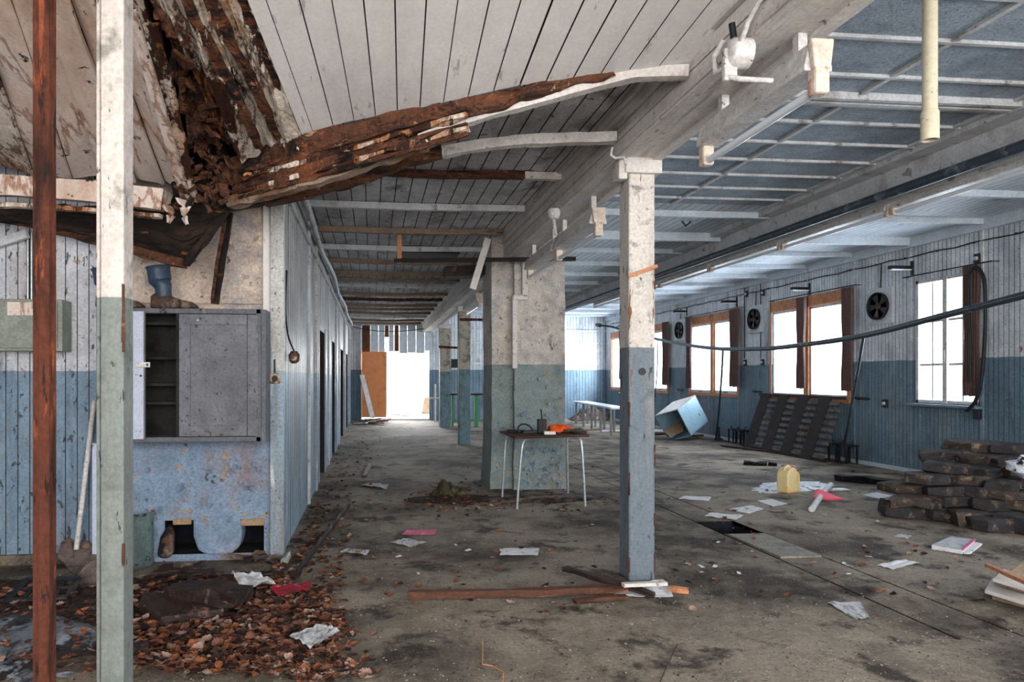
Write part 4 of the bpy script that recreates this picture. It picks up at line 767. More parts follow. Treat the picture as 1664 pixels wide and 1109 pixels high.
arm(1442, 1483, 436, 'thin grey lamp arm sticking out near the old mullioned window'); arm(1284, 1316, 470, 'thin grey lamp arm over the twin windows above the slatted rack')
arm(1171, 1198, 491, 'thin grey lamp arm over the twin windows above the toppled cabinet'); arm(1094, 1117, 507, 'thin grey lamp arm near the small far fan')
m = MB(); pth = []
for i in range(60): y = 4.5+i*.28; pth.append((XR-.012, y, 3.06+.012*math.sin(i*2.3)))
m.tube(pth, .009, 6)
for i in range(0, 60, 2): m.box((XR-.012, 4.5+i*.28, 3.06), (.02, .016, .022))
single('wall_cable', m, ['dark_metal'], 'clipped grey cable running along the top of the window wall', 'cable')
m = MB()
for u, v0, v1 in ((1211, 499, 583), (1237, 459, 583), (1211, 465, 499)): y = PX(u, 500, XR).y; m.tube([(XR-.015, y, PX(u, v0, XR).z), (XR-.015, y, PX(u, v1, XR).z)], .009, 6)
m.tube([(XR-.015, PX(1211, 500, XR).y, PX(1211, 465, XR).z), (XR-.015, PX(1237, 500, XR).y, PX(1237, 459, XR).z)], .009, 6)
single('wall_cable', m, ['dark_metal'], 'looped thin grey conduit around the second extractor fan', 'cable')
for u, v, lab in ((1210, 590, 'small dark wall switch below the second fan'), (1238, 589, 'pale round wall switch below the second fan'), (1437, 656, 'small dark valve knob on blue boards under the nearest fan'), (1212, 478, 'dark junction box high up at the second fan'), (1239, 476, 'dark junction box high up beside a conduit bend'), (1587, 420, 'small metal wall clip above the old mullioned window')):
    c = PX(u, v, XR-.03); t = thing('wall_switch', lab, 'switch', c); MB().bx(XR-.035, XR, c.y-.045, c.y+.045, c.z-.06, c.z+.06).build('base', ['dark_metal'], t, bevel=.01); MB().lathe((XR-.035, c.y, c.z), [(.028, 0), (.022, -.02)], 12, 'x').build('knob', ['fan_white'], t)
for u, v, s, lab in ((1400, 648, .32, 'dark pipe stub on the blue boards under the curtain over the window edge'), (1230, 637, .3, 'dark pipe stub under the second extractor fan'), (1105, 634, .35, 'rusty pipe stub beside the toppled cabinet wall')):
    c = PX(u, v, XR-.05); single('pipe_stub', MB().tube([c+V(0, -s/2, 0), c+V(0, s/2, .01)], .016, 8).tube([c+V(0, s*.3, 0), c+V(.05, s*.3, 0)], .02, 8), ['dark_metal'], lab, 'pipe', smooth=True)
# small red number at the edge of the wall
c = PX(1659, 568.5, XR-.005); tx = D.curves.new('number_sign', 'FONT'); tx.body = '9'; tx.size = .085; tx.extrude = .002; tx.align_x = 'CENTER'; tx.align_y = 'CENTER'
o0 = D.objects.new('number_text', tx); COL.objects.link(o0); bpy.context.view_layer.update(); o = D.objects.new('number_sign', D.meshes.new_from_object(o0.evaluated_get(bpy.context.evaluated_depsgraph_get()))); D.objects.remove(o0); COL.objects.link(o); o.location = c; o.rotation_euler = (math.pi/2, 0, -math.pi/2); rm = mat('red sign paint', '#8c2340', .5); o.data.materials.clear(); o.data.materials.append(rm); tag(o, 'tiny red number painted on the blue boards beyond the hose loop', 'sign')
# hose loop by the old window
pth = []
for u, v in ((1592, 436), (1584, 434), (1575, 450), (1574, 500), (1577, 560), (1576, 620)): pth.append(PX(u, v, XR-.15))
pth2 = [PX(u, v, XR-.14) for u, v in ((1584, 434), (1593, 440), (1600, 462), (1601, 520), (1599, 570), (1594, 620), (1586, 650), (1576, 663), (1570, 668))]
def smooth_path(pts, n=6):
    out = []
    for i in range(len(pts)-1):
        p0, p1, p2, p3 = pts[max(i-1, 0)], pts[i], pts[i+1], pts[min(i+2, len(pts)-1)]
        for k in range(n):
            t = k/n; out.append(.5*((2*p1)+(p2-p0)*t+(2*p0-5*p1+4*p2-p3)*t*t+(3*p1-p0-3*p2+p3)*t**3))
    return out+[pts[-1]]
t = thing('hanging_hose', 'thick black cable loop hanging over the curtain of the old mullioned window', 'cable', PX(1580, 665, XR-.15))
MB().tube(smooth_path(pth2), .021, 10).build('loop', ['black'], t, smooth=True); MB().tube(smooth_path(pth), .014, 8).build('inner_loop', ['black'], t, smooth=True)
e = PX(1588, 668, XR-.12); MB().box(e+V(0, 0, -.04), (.05, .09, .13)).build('plug', ['black'], t, bevel=.01)
# sagging thick cable across the hall
cab = [(1900, 415, 3.9), (1770, 453, 4.4), (1664, 480, 5.0), (1530, 514, 6.0), (1402, 546, 7.4), (1310, 560, 8.6), (1240, 567, 9.8), (1168, 567, 11.4), (1111, 560, 13.2), (1062, 550, 15.3), (1030, 540, 17.3), (1012, 520, 18.6)]
pts = [P(*q) for q in cab]; pts = [V(min(p.x, XR-.03), p.y, p.z) for p in pts]
t = thing('overhead_cable', 'thick blue grey cable sagging across the hall in front of the windows', 'cable', pts[4])
MB().tube(smooth_path(pts, 8), .03, 12).build('cable', ['cable'], t, smooth=True)
a, b = P(1403, 548, 7.4), G(1368, 742); MB().tube(smooth_path([a, P(1390, 625, 8.6), P(1376, 700, 10.2), b], 6), .016, 8).build('dropper', ['cable'], t, smooth=True)
a, b = P(1175, 567, 11.2), G(1163, 716); MB().tube(smooth_path([a, P(1172, 620, 12.2), P(1167, 680, 13.8), b], 6), .016, 8).build('dropper', ['dark_metal'], t, smooth=True)
MB().tube(smooth_path([P(1068, 552, 15.1), P(1068, 600, 15.6), P(1063, 660, 16)], 6), .012, 8).build('dropper', ['dark_metal'], t, smooth=True)
c = G(1168, 716); single('lamp_base', MB().lathe((c.x, c.y, 0), [(.11, 0), (.09, .03), (.03, .06), (.02, .3)], 14), ['dark_metal'], 'dark stand base at the foot of the thin hanging cable', 'stand', smooth=True)
# far corner pipe work
t = thing('wall_pipe', 'dark bent pipe on brackets in the far corner by the last window', 'pipe', PX(1016, 640, XR-.1))
MB().tube(smooth_path([P(975, 529, 20.0), P(1000, 533, 19.6), PX(1013, 545, XR-.15), PX(1017, 600, XR-.15), PX(1016, 640, XR-.15), PX(1006, 640, XR-.15)], 6), .03, 8).build('pipe', ['dark_metal'], t, smooth=True)
MB().tube([P(975, 529, 20.0), P(970, 528, 20.2)], .06, 10).build('nozzle', ['dark_metal'], t)
MB().tube([P(1000, 533, 19.6), PX(1012, 527, XR)], .02, 8).build('bracket', ['dark_metal'], t)
# ================================================================== AGAINST THE WINDOW WALL
# slatted rack: four dark boards with rows of slats
t = thing('slatted_rack', 'dark brown slatted rack leaning on the wall below the twin windows', 'rack', (7.3, 11.3, 0))
rx0, rz = 7.12, 1.02
for k in range(4):
    y0 = 12.42-k*.57; yb = y0-.30
    pts = [V(rx0, y0, 0), V(rx0, yb, 0), V(rx0+.36, yb+.0, rz), V(rx0+.36, y0, rz)]; MB().prism(pts, (.035, 0, 0)).build('upright_board', ['rack_brown'], t, bevel=.012)
    m = MB()
    for j in range(9):
        s = (j+.7)/9.6; m.box((rx0+.36*s+.03, yb-.12, rz*s), (.03, .28, .06), Matrix.Rotation(.33, 3, 'Y'))
    o = m.build('slats', ['rack_slat'], t)
MB().beam([(rx0+.05, 10.1, .02), (rx0+.05, 12.5, .02)], .04, .06).build('bottom_rail', ['rack_brown'], t); MB().beam([(rx0+.39, 10.1, rz), (rx0+.39, 12.5, rz)], .03, .05).build('top_rail', ['rack_brown'], t)
# toppled cabinet
A, B, Cc, Dd = (680, 765), (790, 700), (870, 705), (765, 780)
q = lambda x, y: (880+x/3.467, 440+y/3.467)
t = thing('toppled_cabinet', 'pale blue metal cabinet tipped over on its corner by the window wall', 'cabinet', G(1125, 708))
yc0 = 14.5
tf = P(*q(765, 780), yc0); tl = P(*q(682, 766), yc0+.0); tb = P(*q(870, 707), yc0+.15); bt = P(*q(845, 932), yc0)
eu = (tl-tf).normalized(); down = (bt-tf); depth_ = down.length
# orthogonal frame: d1 = down along the front edge, d2 = back along the top edge, d3 = sideways into the box
d1 = down.normalized(); d2 = (P(*q(870, 707), yc0+.45)-tf); d2 = (d2-d1*d2.dot(d1)); L2 = d2.length; d2.normalize(); d3 = d1.cross(d2)
if d3.x > 0: d3 = -d3
L1, L3 = depth_, .62
def bxp(a, b, c): return tf+d1*a+d2*b+d3*c
def pan(lo, hi):
    pts = [bxp(*[(lo, hi)[(k >> i) & 1][i] for i in range(3)]) for k in range(8)]; m = MB(); k = [0, 1, 3, 2, 4, 5, 7, 6]
    for f in ((0, 1, 3, 2), (4, 5, 7, 6), (0, 1, 5, 4), (2, 3, 7, 6), (0, 2, 6, 4), (1, 3, 7, 5)): m.quad(*[pts[i] for i in f])
    return m
w = .02
pan((0, 0, 0), (L1, L2, w)).build('side_panel', ['blue_cab'], t); pan((0, 0, L3-w), (L1, L2, L3)).build('side_panel', ['blue_cab'], t)
pan((0, 0, 0), (w, L2, L3)).build('end_panel', ['white_metal'], t); pan((L1-w, 0, 0), (L1, L2, L3)).build('end_panel', ['blue_cab'], t); pan((0, L2-w, 0), (L1, L2, L3)).build('back_panel', ['rust'], t)
m = MB(); a = [P(*q(690, 905), 14.9), P(*q(790, 850), 15.2), P(*q(800, 905), 14.9), P(*q(725, 940), 14.7)]; a = [V(p.x, p.y, max(.01, p.z)) for p in a]
single('cardboard_sheet', m.prism(a, (.01, .02, .02)), ['cardboard'], 'tan cardboard sheet sticking out of the toppled cabinet', 'cardboard')
m = MB(); a = [G(1058, 702), G(1080, 714), G(1074, 703), G(1062, 697)]; c = G(1064, 706)
single('round_tray', MB().lathe((c.x, c.y, .0), [(.1, 0), (.3, .05), (.34, .09), (.33, .1), (.28, .05)], 20), ['white_metal'], 'pale round tray on the floor beside the toppled cabinet', 'tray', smooth=True)
for i, (u, v, l, lab) in enumerate(((1070, 700, .6, 'pale broken lath pointing out from the toppled cabinet'), (1128, 712, .5, 'dark scrap of board under the toppled cabinet'))):
    c = G(u, v); single('scrap_board', MB().beam([c+V(-l/2, 0, .03), c+V(l/2, .1, .05)], .09, .03, .004, seed=i), ['cardboard' if i == 0 else 'wood_dark'], lab, 'board')
# little iron trestles
for i, (u, v, lab) in enumerate(((1204, 720, 'small iron stand by the wall, farthest one of the four'), (1222, 722, 'small iron stand just beside the farthest one'), (1372, 750, 'small iron stand at the end of the slatted rack'), (1394, 753, 'small iron stand closest to the camera along the window wall'))):
    c = G(u, v); c.x = min(c.x, XR-.14); t = thing('iron_stand', lab, 'stand', c); h, s = .27, .085
    for k, (sx, sy) in enumerate(((-1, -1), (1, -1), (1, 1), (-1, 1))): MB().bx(c.x+sx*s-.012, c.x+sx*s+.012, c.y+sy*s-.012, c.y+sy*s+.012, 0, h).build('leg', ['dark_metal'], t)
    MB().bx(c.x-s-.02, c.x+s+.02, c.y-s-.02, c.y+s+.02, h, h+.02).build('top_plate', ['dark_metal'], t); MB().tube([(c.x-.05, c.y, h+.02), (c.x-.09, c.y, h+.08)], .01, 6).tube([(c.x+.05, c.y, h+.02), (c.x+.09, c.y, h+.08)], .01, 6).build('prong', ['dark_metal'], t)
# planks lying in front of the rack
def lay(name, ua, va, ub, vb, w, h, m_, label, cat, jit=.003, z=0.0, seed=0, za=None):
    a, b = G(ua, va), G(ub, vb); a.z = z+h/2; b.z = (za if za is not None else z)+h/2; return single(name, MB().beam([a, b], w, h, jit, seed=seed), [m_], label, cat)
lay('floor_plank', 1176, 726, 1303, 742, .14, .03, 'wood_dark', 'long grey plank on the floor in front of the slatted rack', 'plank')
lay('floor_plank', 1214, 724, 1338, 741, .12, .04, 'wood_dark', 'second long plank on the floor, closer to the slatted rack', 'plank')
lay('charred_log', 1360, 780, 1474, 791, .2, .07, 'char', 'long black charred timber lying behind the papers and pink scoop', 'timber', .03)
lay('charred_rag', 1208, 755, 1246, 757, .18, .05, 'char', 'small black crumpled residue on the hall floor', 'rag', .03)
lay('charred_scrap', 1249, 757, 1262, 758, .07, .05, 'char', 'tiny black scrap next to the black residue', 'scrap', .02)
# jerrycan
c = G(1281, 800.5); t = thing('plastic_canister', 'amber plastic canister with a red cap standing at the powder spill', 'canister', c)
R = Matrix.Rotation(math.radians(22), 3, 'Z'); s_ = 1.0
prof = [(-.105, 0), (.105, 0), (.115, .03), (.115, .21), (.095, .24), (.06, .25), (.05, .285), (-.0, .30), (-.07, .285), (-.105, .24), (-.115, .2), (-.115, .03)]
m = MB(); m.prism([c+R @ V(x, -.075, z) for x, z in prof], R @ V(0, .15, 0)); m.build('body', ['jerry'], t, bevel=.022)
MB().tube([c+R @ V(-.085, 0, .25), c+R @ V(-.06, 0, .298), c+R @ V(-.01, 0, .312), c+R @ V(.03, 0, .29)], .014, 10).build('handle', ['jerry'], t, smooth=True)
MB().lathe(c+R @ V(.075, 0, .24), [(.026, 0), (.026, .025), (.03, .025), (.03, .06), (.022, .065)], 16).build('cap', ['red_plastic'], t, smooth=True)
# powder spill
def patch(name, pts, m_, label, cat, th=.006, amp=.006, seed=0):
    c = sum((G(*p) for p in pts), V(0, 0, 0))/len(pts); ring = [G(*p) for p in pts]; n = 72; m = MB(); k0 = len(m.v)
    def edge(t): x = t*len(ring); i = int(x) % len(ring); return ring[i].lerp(ring[(i+1) % len(ring)], x-int(x))
    nr = 8
    for r in range(nr+1):
        for j in range(n):
            e = edge(j/n); f = r/nr; k = 1+.16*NZ(j*.35, seed)*f; p = c+(e-c)*f*k; m.v.append(V(p.x, p.y, (th*(1-f*f)+amp*abs(NZ(p.x*9, p.y*9))*(1-f**3))+.0008))
    for r in range(nr):
        for j in range(n): m.f.append((r*n+j, r*n+(j+1) % n, (r+1)*n+(j+1) % n, (r+1)*n+j)); m.m.append(0)
    return single(name, m, [m_], label, cat, loc=(c.x, c.y, 0), smooth=True)
patch('powder_spill', [(1222, 796), (1240, 786), (1275, 782), (1330, 783), (1358, 790), (1330, 797), (1262, 802), (1236, 802)], 'frost', 'white powder spill with black specks around the amber canister', 'spill')['kind'] = 'stuff'
lay('white_board', 1318, 797, 1376, 797, .14, .015, 'white_metal', 'small white board half under the pink scoop', 'board')
a, b = G(1319, 828, .03), G(1351, 787, .05)
single('grey_stick', MB().tube([G(1319, 828, .03), G(1334, 806, .05), G(1350, 788, .05)], .03, 10), ['batten'], 'short pale round stick lying under the pink scoop', 'stick', smooth=True)
m = MB(); a = [G(1323, 797, .09), G(1330, 795, .12), G(1372, 811, .03), G(1352, 812, .03), G(1322, 809, .05)]
single('pink_scoop', m.prism(a, (0, 0, -.012)), ['pink_plastic'], 'bright coral pink pointed scoop blade on the floor', 'scoop')
# floor plates of the channel
def sl(u0, v0, u1, v1, lab, dz=.0):
    y0, y1 = G(u0, v0).y, G(u1, v1).y; single('cover_plate', MB().bx(3.03, 3.36, min(y0, y1), max(y0, y1), -.025, .012+dz), ['plate'], lab, 'cover plate', bevel=.004)
sl(1270, 908, 1240, 893, 'grey cover plate of the floor channel, the near one of two', .002); sl(1243, 892, 1205, 870, 'pale cracked cover plate next to the open floor pit')
# papers
def paper(pts, m_, label, curl=.012, th=.0015, name='paper_sheet', cat='paper', z=.0015, seed=0, fold=0):
    a, b, c_, d = [G(*p) for p in pts]
    def fn(p, q): r = a.lerp(b, p).lerp(d.lerp(c_, p), q); ed = max(abs(p-.5), abs(q-.5))*2; return r+V(0, 0, z+th+curl*abs(NZ(p*2.2+seed, q*2.2, seed))+curl*.9*max(0, ed-.75)*abs(NZ(p*3, q*3+seed))*4)
    return single(name, MB().grid(fn, 12, 10, th), [m_], label, cat, smooth=False)
paper([(812, 903), (874, 903), (876, 892), (818, 892)], 'paper', 'plain white sheet lying alone in front of the table', .004, seed=1)
paper([(653, 870), (706, 870), (711, 862), (661, 862)], 'pink', 'pink sheet lying near the corridor', .004, seed=2)
paper([(635, 883), (668, 891), (694, 883), (660, 877)], 'paper_grey', 'crumpled grey white sheet just below the pink one', .02, seed=3)
paper([(553, 899), (596, 904), (602, 896), (564, 893)], 'paper_grey', 'wrinkled pale sheet next to the leaves at the corridor mouth', .02, seed=4)
paper([(1103, 812), (1152, 815), (1156, 809), (1112, 807)], 'paper', 'white sheet with leaves beyond the post with capital', .01, seed=5)
paper([(1145, 840), (1196, 846), (1208, 839), (1156, 834)], 'paper', 'white sheet right behind the open floor pit', .012, seed=6)
paper([(1184, 829), (1218, 836), (1241, 828), (1220, 822)], 'paper', 'white sheet between two others near the floor pit', .008, seed=7)
paper([(1230, 815), (1256, 824), (1281, 820), (1254, 812)], 'paper', 'white sheet closest to the amber canister', .006, seed=8)
paper([(1400, 805), (1428, 811), (1456, 807), (1424, 801)], 'paper', 'white sheet towards the stone slab stack', .004, seed=9)
paper([(1425, 920), (1452, 927), (1494, 916), (1466, 911)], 'paper', 'white sheet lying in front of the open booklet', .012, seed=10)
paper([(1453, 873), (1475, 877), (1482, 872), (1460, 869)], 'paper_grey', 'small torn scrap of paper among leaves', .008, seed=11)
paper([(1344, 981), (1392, 1009), (1413, 1006), (1398, 980)], 'paper_grey', 'pointed torn paper lying alone at the front of the hall', .02, seed=12)
paper([(376, 955), (392, 984), (448, 975), (418, 957)], 'paper', 'curled white sheet resting against the dark slab in the leaves', .05, seed=13, z=.085)
paper([(470, 1054), (504, 1077), (552, 1047), (524, 1036)], 'paper_grey', 'folded newspaper page with leaves on it', .03, seed=14, z=.06)
paper([(350, 1000), (354, 1016), (376, 1008), (372, 996)], 'paper', 'small crumpled white scrap in front of the dark slab', .05, seed=15, z=.08)
paper([(436, 980), (452, 992), (500, 984), (505, 968)], 'red_cloth', 'dark red plastic sheet among the leaves', .03, seed=16, z=.08, name='plastic_sheet', cat='plastic')
paper([(585, 790), (628, 796), (632, 789), (600, 786)], 'paper_grey', 'small pale scrap on the corridor floor', .02, seed=17)
for i in range(26):
    u, v = random.uniform(560, 1560), random.uniform(760, 940); c = G(u, v); s = random.uniform(.012, .03); a = random.uniform(0, 3)
    single('paper_scrap', MB().grid(lambda p, q: c+V((p-.5)*2*s*math.cos(a)-(q-.5)*s*math.sin(a), (p-.5)*2*s*math.sin(a)+(q-.5)*s*math.cos(a), .003+.02*s*30*p*q*.3), 3, 3, .0015), ['paper'], 'tiny white scrap on the concrete floor', 'scrap', group='tiny white scraps on the floor')
# booklet
t = thing('open_booklet', 'thick white booklet with a red edge lying open on the floor', 'booklet', G(1555, 898))
a, b, c_, d = G(1514, 893), G(1564, 901), G(1584, 884), G(1545, 879)
MB().prism([a, b, c_, d], (0, 0, .03)).build('pages', ['paper'], t); u3 = V(0, 0, .031); MB().prism([a+u3, b+u3, c_+u3, d+u3], (0, 0, .004)).build('cover', ['paper_grey'], t)
e, f = G(1577, 901), G(1596, 886); MB().prism([b+V(.01, 0, .0), e, f, c_+V(.01, 0, 0)], (0, 0, .012)).build('loose_pages', ['paper'], t)
MB().beam([b+V(.0, 0, .035), c_+V(0, 0, .035)], .012, .012).build('spine', ['pink'], t)
# heap of folders at the frame edge
t = thing('folder_heap', 'slumped heap of cream binders and cardboard at the picture edge', 'folders', G(1670, 985))
def slab(pts, th, m_, nm):
    a = [G(u, v, z) for u, v, z in pts]; MB().prism(a, (0, 0, th)).build(nm, [m_], t, bevel=.004)
slab([(1612, 975, .0), (1700, 998, .0), (1720, 975, .0), (1622, 958, .0)], .05, 'cardboard', 'binder'); slab([(1600, 965, .06), (1700, 996, .06), (1720, 968, .07), (1612, 945, .07)], .022, 'ceil_white', 'folder')
slab([(1616, 950, .10), (1700, 975, .09), (1720, 950, .11), (1625, 932, .12)], .04, 'cardboard', 'binder'); slab([(1613, 946, .15), (1700, 972, .14), (1720, 945, .15), (1630, 930, .16)], .02, 'ceil_white', 'folder')
slab([(1636, 935, .18), (1720, 955, .18), (1730, 925, .2), (1662, 916, .2)], .012, 'cardboard', 'card')
MB().beam([G(1604, 919, .2), G(1700, 962, .2)], .025, .02, .003).build('lath', ['new_wood'], t)
# ---------------------------------------------------------------- stack of stone slabs
def stone(c, sx, sy, sz, ang, seed, m_, group=None, label='rough dark slate slab in the big stack by the window wall'):
    n = 9; rnd = random.Random(seed); R = Matrix.Rotation(ang, 3, 'Z') @ Matrix.Rotation(rnd.uniform(-.07, .07), 3, 'X') @ Matrix.Rotation(rnd.uniform(-.09, .09), 3, 'Y'); m = MB(); rad = [rnd.uniform(.72, 1.15) for _ in range(n)]
    for l, (zz, sh) in enumerate(((0, .95), (.12, 1), (.5, 1.0), (.9, 1), (1, .96))):
        for j in range(n):
            w = 2*math.pi*j/n; x = math.copysign(abs(math.cos(w))**.8, math.cos(w)); y = math.copysign(abs(math.sin(w))**.8, math.sin(w))
            p = V(x*sx/2*rad[j]*sh, y*sy/2*rad[j]*sh, (zz-.0)*sz); p += noise.noise_vector(p*9+V(seed, 0, 0))*.03+noise.noise_vector(p*30+V(seed, 0, 0))*.008; m.v.append(c+R @ p)
    for l in range(4):
        for j in range(n): m.f.append((l*n+j, l*n+(j+1) % n, (l+1)*n+(j+1) % n, (l+1)*n+j)); m.m.append(0)
    m.f.append(tuple(range(n))[::-1]); m.m.append(0); m.f.append(tuple(4*n+j for j in range(n))); m.m.append(0)
    return single('stone_slab', m, [m_], label, 'stone slab', group=group, bevel=.003)
gr = 'dark slate slabs of the stack'
rows = [ # u centre, v of base on its level, height z, width
 (0, [(1500, 846, .55), (1560, 850, .5), (1600, 858, .5), (1645, 868, .42), (1700, 872, .5), (1580, 835, .6), (1650, 838, .6), (1720, 845, .6)]),
 (.13, [(1512, 848, .62), (1570, 848, .5), (1630, 853, .5), (1690, 858, .5), (1600, 833, .6), (1680, 838, .6)]),
 (.22, [(1502, 838, .5), (1560, 845, .55), (1612, 850, .4), (1665, 856, .5), (1600, 830, .6)]),
 (.31, [(1535, 840, .6), (1600, 845, .5), (1650, 850, .5), (1700, 850, .5), (1630, 825, .6)]),
 (.40, [(1560, 838, .5), (1620, 842, .5), (1680, 845, .5), (1640, 822, .6)]),
 (.49, [(1555, 828, .48), (1610, 835, .4), (1660, 840, .5), (1650, 815, .6)]),
 (.57, [(1610, 826, .55), (1668, 832, .45)])]
sd = 0
for z, L in rows:
    for u, v, wd in L:
        sd += 1; c = G(u, v); rr = random.Random(sd); yc = FPX*EYE/(v-HV); c.z = z
        stone(c+V(0, .15, 0), wd*rr.uniform(.9, 1.15), .42*rr.uniform(.8, 1.1), (.14 if z == 0 else .095)*rr.uniform(.75, 1.05), rr.uniform(-.6, .6), sd, 'stone_brown' if sd % 3 == 0 else 'stone', gr)
c = G(1548, 818); c.z = .0; zb = .55
c = P(1585, 768, 6.9)
t = thing('bucket', 'cream plastic bucket wedged in behind the top of the slab stack', 'bucket', c)
MB().lathe((c.x, c.y, c.z-.16), [(.12, 0), (.15, .22), (.16, .22), (.16, .235), (.145, .235), (.115, .02)], 24).build('bucket_body', ['white_pvc'], t, smooth=True)
c = P(1668, 760, 6.1); single('plastic_bundle', MB().grid(lambda p, q: c+V(.16*math.sin(p*3.14)*math.cos(q*6.28), .12*math.sin(p*3.14)*math.sin(q*6.28), .09*math.cos(p*3.14))*(1+.5*NZ(p*7, q*3)), 14, 20), ['frost'], 'crumpled pale plastic bundle on top of the slab stack', 'bundle')
# ================================================================== TABLE IN FRONT OF THE PILLAR
fl, fr, bl, br = G(840, 828), G(951, 823), G(816, 808), G(923, 802)
t = thing('school_table', 'small brown topped table with chrome tube legs in front of the pillar', 'table', (fl+br)/2)
zt = .735; ca, cb_, cc, cd = P(836, 711, 6.92), P(958, 712, 7.15), P(938, 706, 7.85), P(812, 704, 7.68)
cs = [V(p.x, p.y, zt) for p in (ca, cb_, cc, cd)]
MB().prism([p+V(0, 0, -.012) for p in cs], (0, 0, .024)).build('tabletop', ['wood'], t, bevel=.004)
for k, (f, c) in enumerate(((fl, cs[0]), (fr, cs[1]), (br, cs[2]), (bl, cs[3]))):
    ctr = (cs[0]+cs[1]+cs[2]+cs[3])/4; tp = P((850, 944, 921, 823)[k], 700, (6.97, 7.15, 7.84, 7.66)[k]); tp.z = zt; mid = V(f.x*.12+tp.x*.88, f.y*.12+tp.y*.88, zt-.09)
    MB().tube(smooth_path([V(f.x, f.y, 0), V(f.x*.6+tp.x*.4, f.y*.6+tp.y*.4, .35), mid, V(*(tp+(ctr-tp)*.07).xy, zt-.028), V(*(tp+(ctr-tp)*.25).xy, zt-.025)], 5), .0125, 10).build('leg', ['chrome'], t, smooth=True)
z1 = zt+.012
def on(u, Y, z=z1): p = PY(u, 700, Y); return V(p.x, Y, z)
c = on(881, 7.15); t = thing('handheld_radio', 'dark walkie-talkie like tin with a stick aerial on the table', 'radio', c)
MB().bx(c.x-.05, c.x+.045, c.y-.03, c.y+.03, z1, z1+.155).build('body', ['dark_metal'], t, bevel=.006); MB().bx(c.x+.0, c.x+.035, c.y-.034, c.y-.029, z1+.02, z1+.14).build('grille', ['boot_brown'], t); MB().tube([(c.x-.0, c.y, z1+.15), (c.x-.012, c.y, z1+.26)], .009, 8).build('aerial', ['black'], t)
c = on(905, 7.3); m = MB().grid(lambda p, q: c+V(-.09+.30*p, .18*(q-.5), .012+.09*math.sin(math.pi*min(1, p*1.02))**.7*(1-.3*p)*math.sin(math.pi*q)**.5+.02*NZ(p*5, q*4)+(.05*max(0, .25-p)*4*math.sin(math.pi*q))), 22, 14)
single('plastic_bag', m, ['orange'], 'crumpled orange plastic bag on the table', 'bag', loc=(c.x, c.y, z1))
c = on(893, 7.02); single('small_box', MB().box(c+V(0, 0, .018), (.12, .07, .034), Matrix.Rotation(-.1, 3, 'Z')), ['ceil_white'], 'small white box at the front edge of the table', 'box', bevel=.003)
c = on(853, 7.2); t = thing('handset_cord', 'black looped handle and cord lying on the table', 'cord', c)
MB().tube(smooth_path([c+V(-.07, 0, .01), c+V(-.07, 0, .07), c+V(-.02, .0, .1), c+V(.05, 0, .08), c+V(.1, 0, .02), c+V(.16, 0, .012)], 6), .009, 8).build('handle', ['black'], t, smooth=True)
MB().beam([c+V(-.02, 0, .018), c+V(.17, -.02, .018)], .05, .03, .004).build('grip', ['black'], t)
for i, (u, Y, l, h, mm, lab) in enumerate(((930, 7.25, .22, .035, 'boot_brown', 'brown rag lump beside the orange bag on the table'), (838, 7.3, .16, .02, 'wood_dark', 'dark flat scrap at the end of the table near the pillar edge'), (940, 7.1, .14, .02, 'black', 'black cloth scrap at the front corner of the table'))):
    c = on(u, Y); single('table_scrap', MB().beam([c+V(-l/2, 0, h/2+.004), c+V(l/2, .02, h/2+.004)], .11, h, .012, step=.03, seed=i), [mm], lab, 'scrap')
c = on(955, 7.35); single('cardboard_sheet', MB().beam([c+V(-.1, 0, .006), c+V(.12, .05, .012)], .16, .006, .002), ['cardboard'], 'tan card sheet hanging over the edge of the table', 'cardboard')
# long bench in the hall
t = thing('long_bench', 'long white topped bench with grey steel legs in the far hall', 'bench', (5.7, 17.2, 0))
bx0, by0, by1 = 5.72, 15.1, 19.5
a, b = G(1017, 708).x, 0; zt = .62
xn, xf = P(1006, 668, 15.1).x, P(941, 655, 19.5).x
MB().prism([V(xn-.02, by0, zt), V(xn+.42, by0, zt), V(xf+.42, by1, zt), V(xf-.02, by1, zt)], (0, 0, .04)).build('top', ['bench'], t, bevel=.005)
for k in range(5):
    f = k/4; y = by0+.12+(by1-by0-.24)*f; x = xn+(xf-xn)*f
    for dx in (.03, .37): MB().bx(x+dx-.022, x+dx+.022, y-.022, y+.022, 0, zt).build('leg', ['steel'], t)
lay('floor_plank', 952, 702, 1010, 701, .25, .02, 'ceil_white', 'pale board lying on the floor beyond the table', 'plank')
c = G(962, 683); single('rubble_heap', MB().grid(lambda p, q: V(c.x-.7+1.4*p, c.y-.4+.8*q, .02+.5*max(0, math.sin(math.pi*p)*math.sin(math.pi*q))*(.6+.9*abs(NZ(p*6, q*6)))), 20, 14), ['boot_brown'], 'brown heap of rubbish behind the long white bench', 'rubbish')
c = G(990, 677); single('black_chair_frame', MB().tube([c, c+V(.1, 0, .45), c+V(.5, 0, .5), c+V(.6, 0, 0)], .02, 8).bx(c.x+.1, c.x+.55, c.y-.2, c.y+.2, .42, .48), ['dark_metal'], 'overturned dark metal frame by the far corner', 'frame')
